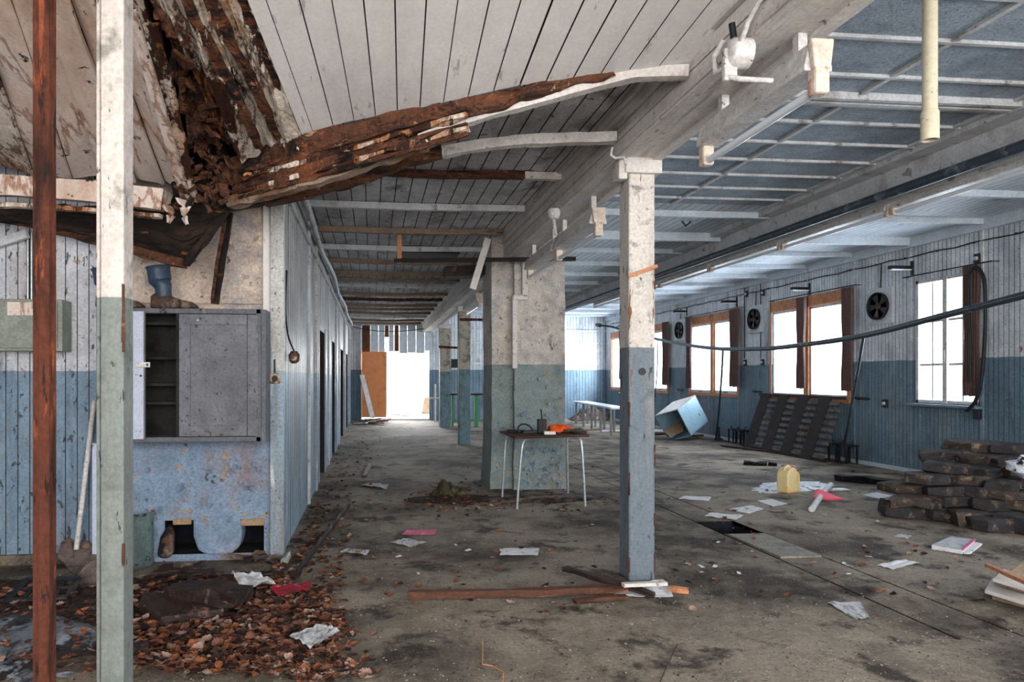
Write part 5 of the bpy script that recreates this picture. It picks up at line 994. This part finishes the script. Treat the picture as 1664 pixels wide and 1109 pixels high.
# far side behind posts: green trestle bench, rail and sign
q0 = PY(775, 640, 18.2); t = thing('workbench', 'far workbench with brown rail and green leg seen beside the pillar', 'workbench', (q0.x, 18.2, 0))
zz = PY(775, 640, 18.2).z; xa, xb = PY(700, 640, 18.2).x, PY(790, 640, 18.2).x+1.2
MB().bx(xa+.55, xb, 18.1, 18.7, zz-.04, zz).build('top', ['wood'], t); c = PY(774, 660, 18.15)
MB().bx(c.x-.05, c.x+.05, 18.15, 18.25, 0, zz-.04).build('leg', ['green_paint'], t); MB().bx(xa+.6, xb, 18.4, 18.44, .15, .2).build('stretcher', ['green_paint'], t); MB().bx(xa+.6, xa+.66, 18.5, 18.56, 0, zz-.04).build('leg', ['green_paint'], t)
MB().bx(xb-.1, xb-.02, 18.15, 18.25, 0, zz-.04).build('leg', ['green_paint'], t)
c = PY(739, 591, YB-.03); single('notice_board', MB().bx(c.x-.13, c.x+.13, YB-.05, YB-.01, c.z-.14, c.z+.14), ['black'], 'small black panel on the end wall between the two far posts', 'panel')
c = PY(707, 640, 20.5); t = thing('water_tap', 'white upright pipe with tap beside the doorway', 'tap', (c.x, 20.5, 0))
MB().tube([(c.x, 20.5, 0), (c.x, 20.5, 1.15)], .03, 8).build('pipe', ['white_metal'], t); MB().tube([(c.x-.15, 20.5, .72), (c.x+.15, 20.5, .72)], .03, 8).build('crossbar', ['white_metal'], t)
# ------------------------------------------------------------- doorway: orange board, torn cladding, planks
a, b = PY(588, 600, YB-.1), PY(628, 600, YB-.1)
single('orange_board', MB().bx(a.x, b.x, YB-.12, YB-.08, .1, 2.16), ['orange_board'], 'tall orange board closing half of the end doorway', 'board')
single('leaning_plank', MB().beam([PY(588, 610, YB-.5)+V(0, .3, 0), PY(605, 679, YB-.9)], .16, .03), ['white_beam'], 'white plank leaning across the orange board', 'plank')
strips = [(602, 615, 574), (615, 625, 575), (632, 640, 571), (649, 662, 574), (662, 676, 573), (676, 690, 574), (690, 702, 570)]
for i, (u0, u1, v1) in enumerate(strips):
    a, b = PY(u0, v1, YB-.05), PY(u1, v1, YB-.05); lab = ['ragged grey cladding board above the orange board', 'second grey cladding board over the orange board edge', 'narrow grey cladding strip beside the slit of light', 'grey cladding board just past the brown strip', 'wide grey cladding board over the middle of the doorway', 'grey cladding board over the bright opening', 'last grey cladding board at the doorway post'][i]
    single('cladding_board', MB().beam([V((a.x+b.x)/2, YB-.05+.02*(i % 2), a.z), V((a.x+b.x)/2, YB-.05, 3.03)], b.x-a.x-.01, .02, .003, up=(0, 1, 0)), ['ceil_blue'], lab, 'board')
for i, (u0, u1, v1, lab) in enumerate(((588, 602, 574, 'dark brown sheathing above the orange board corner'), (625, 632, 548, 'short dark brown strip above the slit of light'), (641, 648, 571, 'brown timber strip between the cladding boards'))):
    a, b = PY(u0, v1, YB), PY(u1, v1, YB); single('brown_strip', MB().bx(a.x, b.x, YB-.01, YB+.02, a.z, 3.03), ['brown_strip'], lab, 'board')
c = PY(706, 523, 20.6); single('hanging_lamp', MB().lathe((c.x, c.y, c.z-.2), [(.06, 0), (.14, .08), (.14, .2), (.04, .34)], 16).tube([(c.x, c.y, c.z+.1), (c.x, c.y, 3.0)], .012, 6), ['steel'], 'grey lamp hanging at the top corner of the doorway', 'lamp', smooth=True)
single('sagging_wire', MB().tube(smooth_path([V(XL+.1, 20.9, 2.9), V(.2, 20.9, 2.78), V(1.1, 20.9, 2.8), V(1.75, 20.9, 2.9)], 6), .012, 6), ['dark_metal'], 'thin wire strung across the top of the doorway', 'wire')
# outside
for i, (u0, v0, u1, v1, Y, w, mm, lab) in enumerate(((700, 560, 677, 665, 24.5, .35, 'white_metal', 'wide white plank leaning outside the doorway'), (688, 575, 672, 668, 25.5, .12, 'batten', 'thin pale plank leaning outside behind the wide one'), (699, 600, 706, 676, 23.5, .12, 'batten', 'pale upright plank just outside the doorway post'))):
    a, b = PY(u0, v0, Y), PY(u1, v1, Y); b.z = 0; single('leaning_plank', MB().beam([a+V(0, .5, 0), b], w, .04, up=(0, 1, 0)), [mm], lab, 'plank')
for i, (u, v, s, mm, lab) in enumerate(((690, 650, .5, 'cardboard', 'tan crate outside, low at the doorway side'), (645, 590, .6, 'batten', 'pale machine box outside beyond the doorway'), (655, 640, .35, 'white_metal', 'small pale box outside on the ground'))):
    c = PY(u, v, 26); single('crate', MB().bx(c.x-s/2, c.x+s/2, 25.6-.8*i, 26.2-.8*i, 0, s*1.2+.3*i), [mm], lab, 'crate', bevel=.02)
# debris by the corridor end
for i in range(9):
    c = G(588+i*5, 690-(i % 3)*3); mb = MB().beam([c+V(-.2, 0, .03), c+V(.15, .25*((i % 3)-1), .06)], .12, .04, .01, seed=i); single('broken_board', mb, ['wood_dark' if i % 2 else 'cream_plank'], 'broken bit of board by the foot of the orange board', 'board', group='broken boards by the orange board')
lay('floor_stick', 592, 776, 602, 755, .06, .02, 'wood_dark', 'short dark stick on the corridor floor', 'stick', .002)
lay('floor_stick', 484, 932, 567, 823, .03, .03, 'wood_dark', 'long thin dark lath on the floor along the corridor wall', 'stick', .004)
c0, c1 = G(462, 920), G(470, 905); single('glass_bottle', MB().tube([c0+V(0, 0, .03), c0.lerp(c1, .6)+V(0, 0, .03), c0.lerp(c1, .8)+V(0, 0, .03), c1+V(0, 0, .03)], [.028, .028, .012, .012], 12), ['green_box'], 'small greenish bottle lying by the foot of the corner post', 'bottle', smooth=True)
# mossy heap beside the pillar
def heap(u, v, rx, ry, h, mm, lab, nm='earth_heap', cat='heap', seed=0):
    c = G(u, v); m = MB()
    def fn(p, q): r = q; w = p*6.2832; k = 1+.25*NZ(math.cos(w)*1.5+seed, math.sin(w)*1.5); x, y = math.cos(w)*rx*r*k, math.sin(w)*ry*r*k; return c+V(x, y, h*(1-r**1.6)*(.6+.8*abs(NZ(x*8+seed, y*8)))+.002)
    return single(nm, m.grid(fn, 40, 12), [mm], lab, cat, loc=c)
heap(728, 808, .2, .2, .22, 'moss', 'round mossy clump of earth on the floor beside the pillar', seed=2)
heap(735, 812, .5, .28, .05, 'earth', 'flat spread of dark leaf mould around the mossy clump', seed=4)
heap(875, 812, .7, .22, .03, 'brick_dirty', 'crumbled plaster strewn along the foot of the pillar', seed=8, nm='plaster_rubble', cat='rubble')
# ------------------------------------------------------------- sticks and film at the foot of the post
paper([(985, 962), (1010, 975), (1094, 972), (1078, 944)], 'paper', 'torn white plastic film under the foot of the post', .03, seed=21, name='plastic_film', cat='film', z=.004)
def stick(name, pts, w, h, mm, lab, jit=.005, seed=0): a = [G(u, v, z) for u, v, z in pts]; return single(name, MB().beam(a, w, h, jit, step=.05, seed=seed), [mm], lab, 'stick')
stick('broken_stick', [(663, 967, .03), (845, 964, .03), (1040, 955, .05)], .05, .042, 'wood', 'long red brown broken pole lying in front of the post', .006, 1)
stick('broken_stick', [(918, 924, .07), (990, 945, .07), (1063, 968, .03)], .05, .03, 'wood_dark', 'dark split board crossing over the long pole', .008, 2)
stick('broken_stick', [(933, 978, .02), (975, 973, .02), (1018, 970, .02)], .05, .02, 'wood', 'short splinter on the floor below the long pole', .01, 3)
stick('broken_stick', [(1012, 951, .085), (1083, 948, .085)], .04, .02, 'white_beam', 'white edge strip lying across the plastic film', .003, 4)
stick('broken_stick', [(1088, 957, .015), (1104, 959, .02), (1118, 961, .015)], .045, .03, 'new_wood', 'orange chip of wood just past the plastic film', .01, 5)
single('bent_wire', MB().tube([G(784, 1040, .01), G(784, 1080, .01), G(800, 1083, .01), G(818, 1092, .01), G(817, 1109, .01)], .003, 6), ['new_wood'], 'thin straw coloured bent twig on the floor at the front', 'twig')
single('thin_twig', MB().tube([G(1073, 1108, .01), G(1085, 1080, .01), G(1101, 1047, .01)], .003, 6), ['wood_dark'], 'thin dark twig on the bare floor', 'twig')
# ================================================================== CORNER BY THE CUPBOARD
zc0, zc1 = PY(300, 719, 4.87).z, PY(300, 501.5, 4.87).z; yf = YF-.27
def cxu(u): return PY(u, 600, yf).x
t = thing('wall_cupboard', 'grey wooden wall cupboard with two doors and dark shelves', 'cupboard', (cxu(290), YF-.13, zc0))
x0, x1 = cxu(156), cxu(424); s = .035
MB().bx(x0, x1+.0, yf, YF, zc0, zc0+s).bx(x0, x1, yf, YF, zc1-s, zc1).bx(x0, x0+s, yf, YF, zc0, zc1).bx(x1-s, x1, yf, YF, zc0, zc1).build('carcass', ['cab'], t, bevel=.004)
MB().bx(x0, x1, YF-.03, YF-.005, zc0, zc1).build('back_panel', ['cab_in'], t)
for f in (.28, .42, .62, .88): MB().bx(x0+s, x1-s, yf+.06, YF-.03, zc0+(zc1-zc0)*f, zc0+(zc1-zc0)*f+.018).build('shelf', ['cab_in'], t)
MB().bx(cxu(286), cxu(291), yf, yf+.03, zc0+s, zc1-s).build('mullion', ['cab_in'], t)
def door(u0, u1, mm, y0=yf-.0):
    a, b, c, d = cxu(u0), cxu(u1), zc0+s+.004, zc1-s-.004; r = .075; m = MB(); y1 = y0+.022
    m.bx(a, a+r, y0, y1, c, d).bx(b-r*.95, b, y0, y1, c, d).bx(a+r, b-r, y0, y1, c, c+r).bx(a+r, b-r, y0, y1, d-r, d)
    o = m.build('door', [mm], t, bevel=.002); MB().bx(a+r, b-r, y0+.01, y0+.018, c+r, d-r).build('door_panel', [mm], o)
    return o
dr = door(291, 419, 'cab_door', yf-.002)
for v in (535, 672): c = PY(421, v, yf); MB().bx(c.x-.012, c.x+.006, yf-.012, yf, c.z-.03, c.z+.03).build('hinge', ['cab'], dr, bevel=.003)
MB().lathe((cxu(322), yf-.004, PY(320, 521, yf).z), [(.008, 0), (.006, -.012)], 10, 'y').build('nail', ['white_metal'], dr)
a, b = cxu(160), cxu(236.5); c, d = zc0+s-.01, zc1-s+.01
dl = MB().bx(a, b, yf-.03, yf-.006, c, d).build('door', ['lavender'], t, bevel=.003)
MB().bx(b-.004, b+.002, yf-.031, yf-.004, c, d).build('door_edge', ['post_green'], dl)
q = PY(235, 593, yf-.04); MB().bx(q.x-.06, q.x+.035, yf-.04, yf-.032, q.z-.018, q.z+.018).build('hasp', ['white_metal'], dl, bevel=.003); MB().bx(q.x+.012, q.x+.024, yf-.043, yf-.039, q.z-.008, q.z+.008).build('hasp_slot', ['black'], dl)
q = PY(228, 611, yf-.04); MB().lathe((q.x, yf-.031, q.z), [(.008, 0), (.007, -.004)], 10, 'y').build('keyhole', ['black'], dl)
MB().bx(x1+.0, x1+.03, yf+.02, YF, zc0, zc1).build('side_lining', ['cab'], t)
# boots
def boot(u, v0, v1, label, foot=True, w=.078):
    y = YF-.16; b = PY(u, v1, y); tp = PY(u-9, v0, y); t = thing('rubber_boot', label, 'boot', (b.x, b.y, zc1)); b.z = zc1
    pts = [V(b.x, y, zc1+.09), V(b.x-.005, y, zc1+.17), V((b.x*.4+tp.x*.6), y, (b.z*.4+tp.z*.6)+.02), V(tp.x, y, tp.z)]
    MB().tube(smooth_path(pts, 4), [w*.72]*4+[w*.78]*4+[w]*4+[w*1.12], 18).build('shaft', ['blue_rubber'], t, smooth=True)
    m = MB(); n = 16; prof = [(-.07, .045, .10), (-.05, .055, .115), (.02, .055, .12), (.08, .05, .085), (.14, .05, .07), (.20, .05, .055), (.24, .03, .03)]; k0 = 0
    for x, ry, rz in prof:
        for j in range(n): a_ = 2*math.pi*j/n; m.v.append(V(b.x+x-.005, y+ry*math.cos(a_)-.01, zc1+max(0, rz*(math.sin(a_)*.5+.5)))+noise.noise_vector(V(x*20, j*.4, 1))*.006)
    for i in range(len(prof)-1):
        for j in range(n): m.f.append((i*n+j, i*n+(j+1) % n, (i+1)*n+(j+1) % n, (i+1)*n+j)); m.m.append(0)
    m.f.append(tuple(range(n))[::-1]); m.m.append(0); m.f.append(tuple((len(prof)-1)*n+j for j in range(n))); m.m.append(0)
    for q_ in m.v: q_.z = max(q_.z, zc1+.002)
    m.build('foot', ['boot_brown'], t, smooth=True)
boot(266, 434, 492, 'slate blue rubber boot with muddy foot on top of the cupboard')
boot(178, 437, 492, 'other blue rubber boot half hidden behind the grey green post')
# things on the plaster and the corner
t = thing('light_switch', 'square cream bakelite socket on the corridor corner post', 'socket', PY(447, 615, YF-.05))
c = PY(447, 615.5, YF-.05); MB().bx(c.x-.037, c.x+.037, YF-.062, YF-.045, c.z-.037, c.z+.037).build('plate', ['bakelite'], t, bevel=.006); MB().lathe((c.x, YF-.062, c.z), [(.022, 0), (.018, -.006), (.01, -.006)], 16, 'y').build('insert', ['black'], t)
MB().tube([(c.x, YF-.055, c.z+.04), (c.x-.004, YF-.052, c.z+.14)], .006, 6).build('cable', ['black'], t)
c = PX(472, 581, XL+.02); t = thing('hanging_socket', 'broken brown socket dangling on a black cable at the corridor wall', 'socket', c)
MB().lathe(c+V(.03, 0, 0), [(.02, -.05), (.04, -.03), (.045, .02), (.025, .05)], 14).build('body', ['boot_brown'], t, smooth=True); MB().lathe(c+V(.03, -.03, 0), [(.03, .0), (.028, -.02)], 12, 'y').build('rim', ['bakelite'], t)
MB().tube(smooth_path([c+V(.03, 0, .05), PX(468, 545, XL+.02), PX(464, 500, XL+.02), PX(466, 440, XL+.01)], 5), .007, 6).build('cable', ['black'], t, smooth=True)
# fuse box on the side boards
yb = YF-.12; t = thing('fuse_box', 'flat grey green metal fuse box on the boarded wall', 'fuse box', PY(40, 572, yb)); a, b = PY(-60, 485, yb), PY(101, 571, yb)
MB().bx(a.x, b.x, yb, YF+.03, b.z, a.z).build('casing', ['green_box'], t, bevel=.006); MB().bx(a.x+.02, b.x-.03, yb-.012, yb-.0, b.z+.02, a.z-.02).build('lid', ['green_box'], t, bevel=.003)
c0, c1 = PY(12, 491, yb-.014), PY(70, 513, yb-.014); MB().bx(c0.x, c1.x, yb-.016, yb-.012, c1.z, c0.z).build('paper_label', ['cream_plank'], t)
m = MB()
for u in (43, 49): x_ = PY(u, 450, YF).x; m.tube([(x_, YF+.02, a.z), (x_, YF+.02, a.z+.5)], .009, 8)
single('wall_conduit', m, ['steel'], 'pair of thin grey conduits running up from the fuse box', 'conduit')
# poles leaning on the side wall
a, b = PY(124, 893, YF-.07), PY(153, 652, YF-.02)
single('white_tube', MB().tube([V(a.x, a.y-.0, a.z), b], .018, 10), ['white_metal'], 'slim white tube leaning on the boards behind the posts', 'tube', smooth=True)
x_ = PY(156, 800, YF-.1).x; single('white_tube', MB().bx(x_-.018, x_+.012, YF-.12, YF-.09, 0, PY(156, 718, YF).z), ['lavender'], 'pale lavender upright strip directly behind the grey green post', 'tube')
# drum
c = G(212, 926); c.y += .0; t = thing('metal_drum', 'dented grey green drum half hidden behind the post', 'drum', c+V(.0, .12, 0)); c = c+V(0.0, .12, 0); zt_ = P(226, 838, 4.75).z
MB().lathe(c, [(.112, 0), (.118, .02), (.114, .05), (.115, zt_*.5), (.112, zt_*.8), (.12, zt_-.01), (.12, zt_), (.108, zt_), (.105, zt_-.05)], 24).build('drum_body', ['barrel'], t, smooth=True)
# sodden boards and grating on the floor at the side
def board_poly(pts, th, mm, lab, nm, cat): return single(nm, MB().prism([P(*q) for q in pts], th), [mm], lab, cat, bevel=.01)
board_poly([(92, 905, 4.75), (98, 885, 4.9), (112, 880, 4.9), (122, 888, 4.9), (140, 884, 4.9), (150, 893, 4.9), (163, 886, 4.9), (166, 930, 4.65), (120, 935, 4.6)], (0, .03, .02), 'foam', 'torn sodden fibreboard leaning at the foot of the boarded wall', 'fibreboard', 'board')
board_poly([(122, 940, 4.5), (138, 920, 4.5), (160, 908, 4.5), (175, 925, 4.4), (172, 955, 4.3), (130, 955, 4.35)], (0, .05, .02), 'foam', 'second lump of sodden fibreboard just in front of the first', 'fibreboard', 'board')
t = thing('metal_grating', 'dark metal grating lying on the earth by the rusty prop', 'grating', G(60, 972))
g0, g1, g2, g3 = G(12, 976, .03), G(112, 970, .03), G(126, 940, .08), G(48, 940, .08)
for k in range(5): f = k/4; MB().beam([g0.lerp(g1, f), g3.lerp(g2, f)], .045 if k in (0, 4) else .025, .012).build('bar', ['dark_metal'], t)
for k in range(3): f = k/2; MB().beam([g0.lerp(g3, f), g1.lerp(g2, f)], .06 if k != 1 else .03, .012).build('cross_bar', ['dark_metal'], t)
# wet slab and timbers among the leaves
a = [G(225, 981, .10), G(262, 1003, .10), G(363, 990, .10), G(372, 972, .13), G(300, 963, .14), G(232, 962, .14)]
single('sodden_board', MB().prism([p+V(0, 0, -.05) for p in a], (0, 0, .05)), ['wood_dark'], 'thick dark sodden board lying on the leaves', 'board', bevel=.008)
single('sodden_timber', MB().beam([G(290, 958, .14), G(345, 962, .16), G(395, 972, .14)], .2, .07, .02, step=.04, seed=5), ['wood_dark'], 'rotten dark timber lying over the sodden board', 'timber')
single('sodden_timber', MB().beam([G(230, 1010, .04), G(320, 1012, .04), G(350, 1008, .04)], .08, .05, .012, step=.04, seed=6), ['wood_dark'], 'dark batten under the front edge of the sodden board', 'timber')
single('sodden_timber', MB().beam([G(322, 1004, .03), G(345, 1034, .04)], .06, .05, .012, step=.04, seed=7), ['wood_dark'], 'short dark stub pointing forward out of the leaves', 'timber')
single('sodden_timber', MB().beam([G(92, 1078, .04), G(240, 1058, .04)], .1, .06, .015, step=.04, seed=8), ['wood_dark'], 'black soaked timber between the prop and the grey green post', 'timber')
for i in range(12):
    u, v = random.choice([(350, 915), (400, 905), (300, 925), (430, 915), (270, 930), (470, 940), (330, 935)]); c = G(u+random.uniform(-20, 20), v+random.uniform(-8, 10)); a = random.uniform(0, 3.1); l = random.uniform(.06, .18)
    single('plaster_chip', MB().beam([c+V(-l*math.cos(a), -l*math.sin(a)*.5, .03), c+V(l*math.cos(a), l*math.sin(a)*.5, .05)], .07, .02, .012, step=.03, seed=i), ['wood_dark' if i % 3 else 'brick_dirty'], 'broken chip of wood or plaster below the sooty holes', 'chip', group='chips below the holes in the plaster')
# ================================================================== GROUND COVER
def litter(name, u0, u1, v0, v1, mm, h, lab, seed):
    cs = [G(u0, v0), G(u1, v0), G(u1, v1), G(u0, v1)]; x0, x1 = min(p.x for p in cs), max(p.x for p in cs); y0, y1 = min(p.y for p in cs), max(p.y for p in cs)
    def fn(p, q): x, y = x0+(x1-x0)*p, y0+(y1-y0)*q; e = min(1, min(p, q, 1-p, 1-q)*5)*(.7+.6*NZ(x*1.3+seed, y*1.3)); return V(x, y, -.012+(h*(.45+.55*abs(NZ(x*5, y*5, seed)))+.012*NZ(x*25, y*25))*max(0, e))
    o = single(name, MB().grid(fn, 110, 90), [mm], lab, 'ground litter', smooth=True); o['kind'] = 'stuff'
litter('leaf_mould', -60, 470, 925, 1108, 'earth', .05, 'dark crumbly leaf mould on the floor around the grey green post', 3)
patch('wet_silt', [(-40, 1000), (60, 990), (130, 1010), (200, 1030), (170, 1080), (60, 1109), (-60, 1109)], 'wet', 'grey wet silt patch around the foot of the rusty prop', 'silt', .05, .03, 5)['kind'] = 'stuff'
# ---- leaves
def leaf_verts(L, Wd, lob, rnd):
    n = 9; left = []; right = []
    for i in range(n+1):
        t_ = i/n; w = Wd*(math.sin(math.pi*min(1, t_*.97+.03))**.75)*(1+lob*math.cos(i*math.pi)); left.append((t_*L-L/2, w)); right.append((t_*L-L/2, -w))
    cy, cx_, tw = rnd.uniform(-.3, 2.0)/L*.09, rnd.uniform(-1, 2.0)/L*.07, rnd.uniform(-.5, .5)
    def z(x, y): return cy*y*y*8+cx_*x*x*6+tw*x*y*6/L*.1+.006
    v = [V(x, y, z(x, y)) for x, y in left]+[V(x, y, z(x, y)) for x, y in right]+[V(x, 0, z(x, 0)-.002) for x, y in left]
    v += [V(L/2, 0, z(L/2, 0)), V(L/2+L*.3, .004, .012), V(L/2+L*.3, -.004, .012)]
    f = []; m_ = n+1
    for i in range(n): f.append((i, i+1, 2*m_+i+1, 2*m_+i)); f.append((2*m_+i, 2*m_+i+1, m_+i+1, m_+i))
    f.append((3*m_, 3*m_+1, 3*m_+2)); return v, f
LV = []; rnd = random.Random(3)
for i in range(8): LV.append(leaf_verts(rnd.uniform(.045, .08), rnd.uniform(.014, .025), rnd.choice([.05, .12, .2]), rnd))
lmes = []
for i, (v, f) in enumerate(LV):
    for mm in ('leafA', 'leafB', 'leafC', 'leafD'):
        me = D.meshes.new('leaf'); me.from_pydata(v, [], f); me.materials.append(M[mm]); lmes.append(me)
def leaf_spot(r):
    k = r.random()
    if k < .62:   # dense drift
        u = r.gauss(410, 130); v = r.uniform(955, 1108)
        if u < 210: u = r.uniform(225, 540)
        lim = 460+(v-925)*.6+NZ(v*.02, 3)*40
        if u > lim and r.random() < (u-lim)/80: return None
    elif k < .80: u = r.uniform(430, 620); v = 690+(r.random()**.7)*330; lim = 457+(908-v)*.50; u = lim+abs(r.gauss(0, 45)) if v < 908 else r.uniform(440, 560)
    elif k < .86: u = r.gauss(735, 40); v = r.gauss(812, 10)
    elif k < .90: u = r.uniform(0, 210); v = r.uniform(960, 1108)
    elif k < .94: u = r.gauss(880, 110); v = r.gauss(818, 10)
    else: u = r.uniform(560, 1600); v = 700+r.random()**.8*300
    if v < 640: return None
    c = G(u, v)
    if c.x < XL+.05 and c.y > YF-.1: return None
    if px0-.1 < c.x < px1+.1 and PY0-.05 < c.y < PY0+.8: return None
    return c, u, v
rr = random.Random(11); spots = []
while len(spots) < 3300:
    s = leaf_spot(rr)
    if s: spots.append(s)
near = sorted(spots, key=lambda s: -s[2])
pick = near[:1200]; rr.shuffle(pick); ind = pick[:300]; ids = set(id(s) for s in ind)
for k, (c, u, v) in enumerate(ind):
    o = D.objects.new('fallen_leaf', lmes[rr.choice([0, 0, 1, 3, 2])+4*rr.randrange(8)]); COL.objects.link(o)
    pile = .045 if (u < 470) else .0
    o.location = (c.x, c.y, .004+pile*rr.random()+(.025 if u < 470 and v > 930 else 0)); o.rotation_euler = (rr.uniform(-.35, .35), rr.uniform(-.35, .35), rr.uniform(0, 6.28)); s = rr.uniform(.7, 1.15); o.scale = (s, s, s)
    tag(o, 'brown curled oak leaf on the floor in the leaf drift', 'leaf', 'fallen leaves')
m = MB(); idx = {0: 0, 1: 1, 2: 2, 3: 3}
for (c, u, v) in spots:
    if id((c, u, v)) in ids: continue
    lv, lf = LV[rr.randrange(8)]; s = rr.uniform(.5, 1.05); R = Matrix.Rotation(rr.uniform(0, 6.28), 3, 'Z') @ Matrix.Rotation(rr.uniform(-.4, .4), 3, 'X') @ Matrix.Rotation(rr.uniform(-.3, .3), 3, 'Y')
    base = V(c.x, c.y, .003+(.05*rr.random()+.015 if (u < 470 and v > 925) else 0)); k0 = len(m.v); m.v += [base+R @ (p*s) for p in lv]; mi = rr.choice([0, 0, 1, 2, 2, 3])
    for f in lf: m.f.append(tuple(k0+i for i in f)); m.m.append(mi)
o = single('leaf_drift', m, ['leafA', 'leafB', 'leafC', 'leafD'], 'drift of small brown oak leaves scattered over the floor', 'leaves', loc=(0, 4, 0)); o['kind'] = 'stuff'
# crumbs and grit
m = MB()
for i in range(1700):
    u = rr.uniform(0, 1664); v = 690+rr.random()**.9*420; c = G(u, v); s = rr.uniform(.0015, .0055)*(1+(v < 800)*.8); 
    if c.x > XR-.05 or c.x < XL-4 or (c.x < XL and c.y > YF): continue
    m.box(c+V(0, 0, s*.4), (s*2, s*1.4, s), Matrix.Rotation(rr.uniform(0, 3), 3, 'Z'), rr.choice([0, 0, 1]))
o = single('floor_grit', m, ['crumb', 'wood_dark'], 'fine pale and dark grit sprinkled over the concrete floor', 'grit', loc=(2, 5, 0)); o['kind'] = 'stuff'
